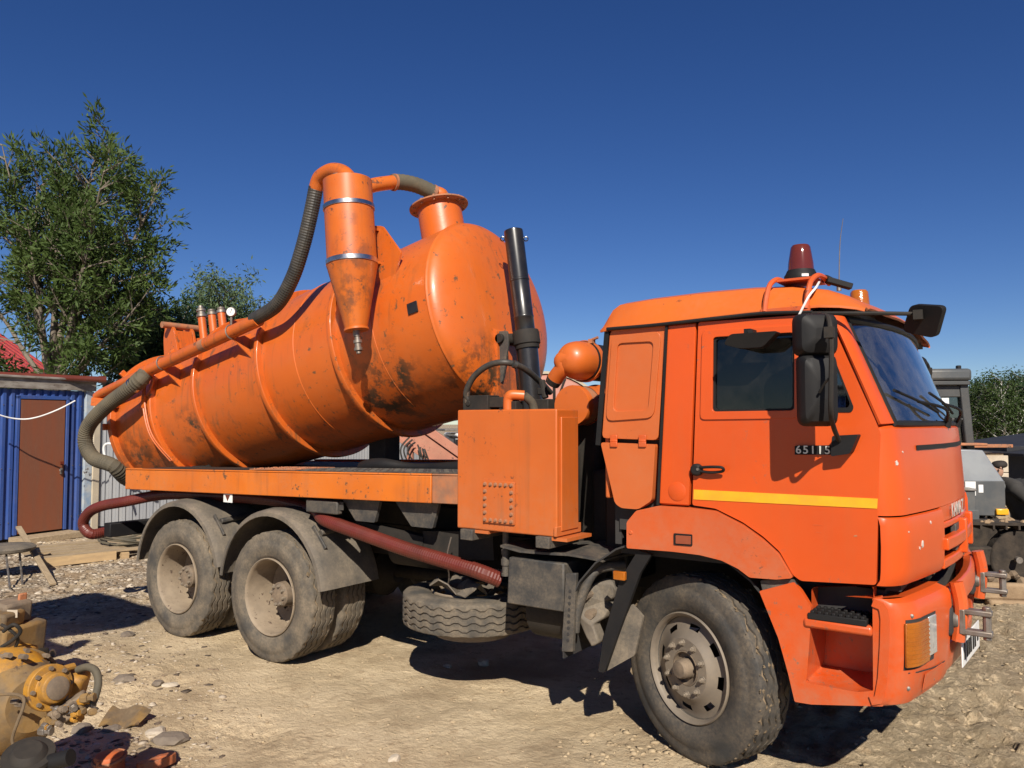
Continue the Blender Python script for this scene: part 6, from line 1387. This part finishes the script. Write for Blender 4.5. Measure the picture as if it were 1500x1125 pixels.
for (x, y) in ((cx1, cy0), (cx1, cy1), (cx0, cy0), (cx0, cy1)): MB().bar(tl(x+(.05 if x == cx1 else 0), y, .85), tl(x-(.06 if x == cx1 else 0), y, 2.42), .10, .10, up=hx).build('pillar', DGREY, cbn, bevel=.015)
tb('roof', ((cx0+cx1)/2-.03, 1.0, 2.50), (1.16, 1.24, .15), GREYP, cbn, .04); tb('roof_trim', ((cx0+cx1)/2-.03, 1.0, 2.40), (1.12, 1.2, .05), DGREY, cbn)
tb('side_frame', ((cx0+cx1)/2, cy0, 2.30), (1.0, .06, .14), DGREY, cbn); tb('lower_panel', ((cx0+cx1)/2, cy0, 1.15), (1.0, .06, .62), DGREY, cbn); tb('window_bar', ((cx0+cx1)/2, cy0-.02, 1.96), (.95, .03, .03), DGREY, cbn)
tb('window', ((cx0+cx1)/2, cy0+.02, 1.85), (.98, .006, .82), GLS2, cbn, 0); tb('window', ((cx0+cx1)/2, cy1, 1.85), (.98, .006, .82), GLS2, cbn, 0); tb('front_panel', (cx1+.02, 1.0, 1.2), (.02, .96, .6), DGREY, cbn); tb('back_panel', (cx0, 1.0, 1.6), (.03, 1.0, 1.5), DGREY, cbn); tb('roof_lamp', (cx1-.06, .6, 2.60), (.05, .06, .05), BLACK, cbn)
sg = tl(cx1-.33, cy0-.035, 2.12); MB().box(sg, (.20, .006, .20), TM).build('number_card', WHITE, cbn)
tmz = text_mesh('94', .085, BLACK, .002); o = inst('lettering', tmz, cbn, tl(cx1-.31, cy0-.042, 2.09), (rad(90), 0, math.atan2(hx.y, hx.x)))
# person bending beside the machine
JACK = M('dark_jacket', (.028, .026, .024), (.045, .04, .035), rough=.9); REFL = M('grey_reflective', (.35, .35, .33), rough=.6); SKIN = M('skin', (.42, .24, .16), rough=.6); HAIR = M('dark_hair', (.025, .018, .014), rough=.8); GLOVE = M('white_glove', (.62, .60, .56), rough=.9)
per = empty('person'); pb = tl(.64, .75, 0); per.location = (0, 0, 0)
tag(per, 'person in a dark jacket with grey shoulder patch and white gloves bending beside the tractor', 'person')
def skin(name, nodes, edges, mat, parent):
    me = bpy.data.meshes.new(name); me.from_pydata([tuple(n[0]) for n in nodes], edges, []); o = bpy.data.objects.new(name, me); col.objects.link(o)
    sk_ = o.modifiers.new('skin', 'SKIN')
    for i, n in enumerate(nodes): o.data.skin_vertices[0].data[i].radius = (n[1], n[2] if len(n) > 2 else n[1])
    o.data.skin_vertices[0].data[0].use_root = True
    s_ = o.modifiers.new('sub', 'SUBSURF'); s_.levels = 2; s_.render_levels = 2
    dg = bpy.context.evaluated_depsgraph_get(); m2 = bpy.data.meshes.new_from_object(o.evaluated_get(dg)); bpy.data.objects.remove(o)
    m2.polygons.foreach_set('use_smooth', [True]*len(m2.polygons)); m2.materials.clear(); m2.materials.append(mat); o2 = bpy.data.objects.new(name, m2); col.objects.link(o2); o2.parent = parent; return o2
def pl_(x, y, z): return pb+hx*x+hy*y+V(0, 0, z)
body = skin('body', [(pl_(.06, 0, .80), .16, .15), (pl_(.02, 0, .94), .17, .15), (pl_(-.06, 0, 1.08), .19, .15), (pl_(-.13, 0, 1.17), .13, .12), (pl_(-.18, 0, 1.23), .055),
     (pl_(.06, -.10, .74), .10), (pl_(-.02, -.12, .44), .075), (pl_(.06, -.13, .08), .055), (pl_(-.06, -.14, .04), .045), (pl_(.08, .10, .74), .10), (pl_(.06, .12, .44), .075), (pl_(.18, .13, .08), .055), (pl_(.06, .14, .04), .045),
     (pl_(-.10, -.20, 1.14), .085), (pl_(.02, -.30, .96), .065), (pl_(-.02, -.34, .78), .05), (pl_(-.12, .19, 1.14), .085), (pl_(-.18, .25, .94), .062), (pl_(-.28, .20, .78), .048)],
     [(0, 1), (1, 2), (2, 3), (3, 4), (0, 5), (5, 6), (6, 7), (7, 8), (0, 9), (9, 10), (10, 11), (11, 12), (3, 13), (13, 14), (14, 15), (3, 16), (16, 17), (17, 18)], JACK, per)
hc_ = pl_(-.22, -.02, 1.35)
hb_ = skin('head', [(pl_(-.18, 0, 1.23), .05), (hc_+V(0, 0, -.02), .088, .095), (hc_+V(0, 0, .07), .08), (hc_+hx*-.10+V(0, 0, -.03), .02)], [(0, 1), (1, 2), (1, 3)], SKIN, per)
skin('hair', [(hc_+hx*.03+V(0, 0, .0), .094, .094), (hc_+hx*.025+V(0, 0, .06), .098, .098), (hc_+hx*.02+V(0, 0, .105), .07)], [(0, 1), (1, 2)], HAIR, per)
for e_ in (-1, 1): skin('ear', [(hc_+hy*(.09*e_), .014, .02), (hc_+hy*(.10*e_)+V(0, 0, .03), .014, .02)], [(0, 1)], SKIN, hb_)
skin('shoulder_patch', [(pl_(-.12, -.03, 1.15), .145, .13), (pl_(-.09, -.17, 1.13), .10, .095)], [(0, 1)], REFL, per)
for (w0, sgn) in ((pl_(-.02, -.34, .77), -1), (pl_(-.28, .20, .77), 1)):
    hn = [(w0, .03), (w0+V(0, 0, -.05), .035, .02), (w0+V(0, 0, -.09), .03, .018)]; ed = [(0, 1), (1, 2)]
    for k in range(4): i = len(hn); bq_ = w0+V(0, 0, -.10)+hy*(.012*(k-1.5)); hn += [(bq_+V(0, 0, -.03), .0095), (bq_+V(0, 0, -.058+.006*abs(k-1.5))+hx*-.015, .008)]; ed += [(2, i), (i, i+1)]
    i = len(hn); hn += [(w0+V(0, 0, -.06)+hx*-.04, .0105), (w0+V(0, 0, -.09)+hx*-.055, .009)]; ed += [(1, i), (i, i+1)]
    skin('hand', hn, ed, GLOVE, per)
# dark container and small sheds on the right edge
dcn = empty('container'); tag(dcn, 'dark metal container in shade at the right edge behind the person', 'container')
DKM = M('shaded_container_paint', (.010, .011, .015), (.015, .016, .02), rough=.7, dust=.05)  # near-black base carries the shade the container stands in
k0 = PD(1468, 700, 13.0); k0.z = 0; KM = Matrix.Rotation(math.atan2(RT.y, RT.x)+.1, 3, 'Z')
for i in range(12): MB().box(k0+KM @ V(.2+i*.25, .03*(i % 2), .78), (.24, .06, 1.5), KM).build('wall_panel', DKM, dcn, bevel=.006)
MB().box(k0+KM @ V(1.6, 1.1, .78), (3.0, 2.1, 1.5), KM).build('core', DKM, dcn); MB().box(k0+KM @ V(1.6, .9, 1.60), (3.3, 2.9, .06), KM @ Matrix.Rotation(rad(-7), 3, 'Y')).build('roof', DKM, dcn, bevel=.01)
lit = empty('sunlit_panel'); tag(lit, 'boarded panel, sunlight painted into pale top boards, brown plank across it, behind the tractor hood', 'bin')
l0 = PD(1443, 680, 12.2); l0.z = 0
for i in range(5): MB().box(l0+KM @ V(0, 0, .20+i*.27), (.75, .04, .26), KM).build('board', STONEP if i > 2 else GREYS, lit, bevel=.006)  # paler upper boards put the sunlit part of the panel into colour
MB().box(l0+KM @ V(0, .3, .75), (.7, .5, 1.4), KM).build('core', GREYS, lit); MB().box(l0+KM @ V(.05, .0, 1.56), (.7, .2, .05), KM).build('top_plank', RUSTO, lit, bevel=.006)
# unseen hopper on legs, added left of the camera to throw the shadow at left
hop = empty('shadow_caster'); tag(hop, 'added rusty hopper on four legs, unseen, throwing the shadow at left', 'shadow caster')
hcx, hcy = .02, -5.39
RUSTB = M('brown_rust', (.16, .07, .035), (.09, .045, .028), ns=8, rough=.85)
for (dx, dy) in ((-.75, -.35), (.75, -.35), (-.75, .35), (.75, .35)): MB().box((hcx+dx, hcy+dy, 1.6), (.09, .09, 3.2)).build('leg', RUSTB, hop)
MB().lathe((hcx, hcy, 3.0), (hcx, hcy, 3.97), [(0, .25), (.45, .95), (.47, 1.0), (1, 1.0), (1, .95), (.5, .9)], 4).build('bin', RUSTB, hop, bevel=.02)
for dy in (-.35, .35): MB().box((hcx, hcy+dy, 2.95), (1.6, .06, .10)).build('brace', RUSTB, hop)
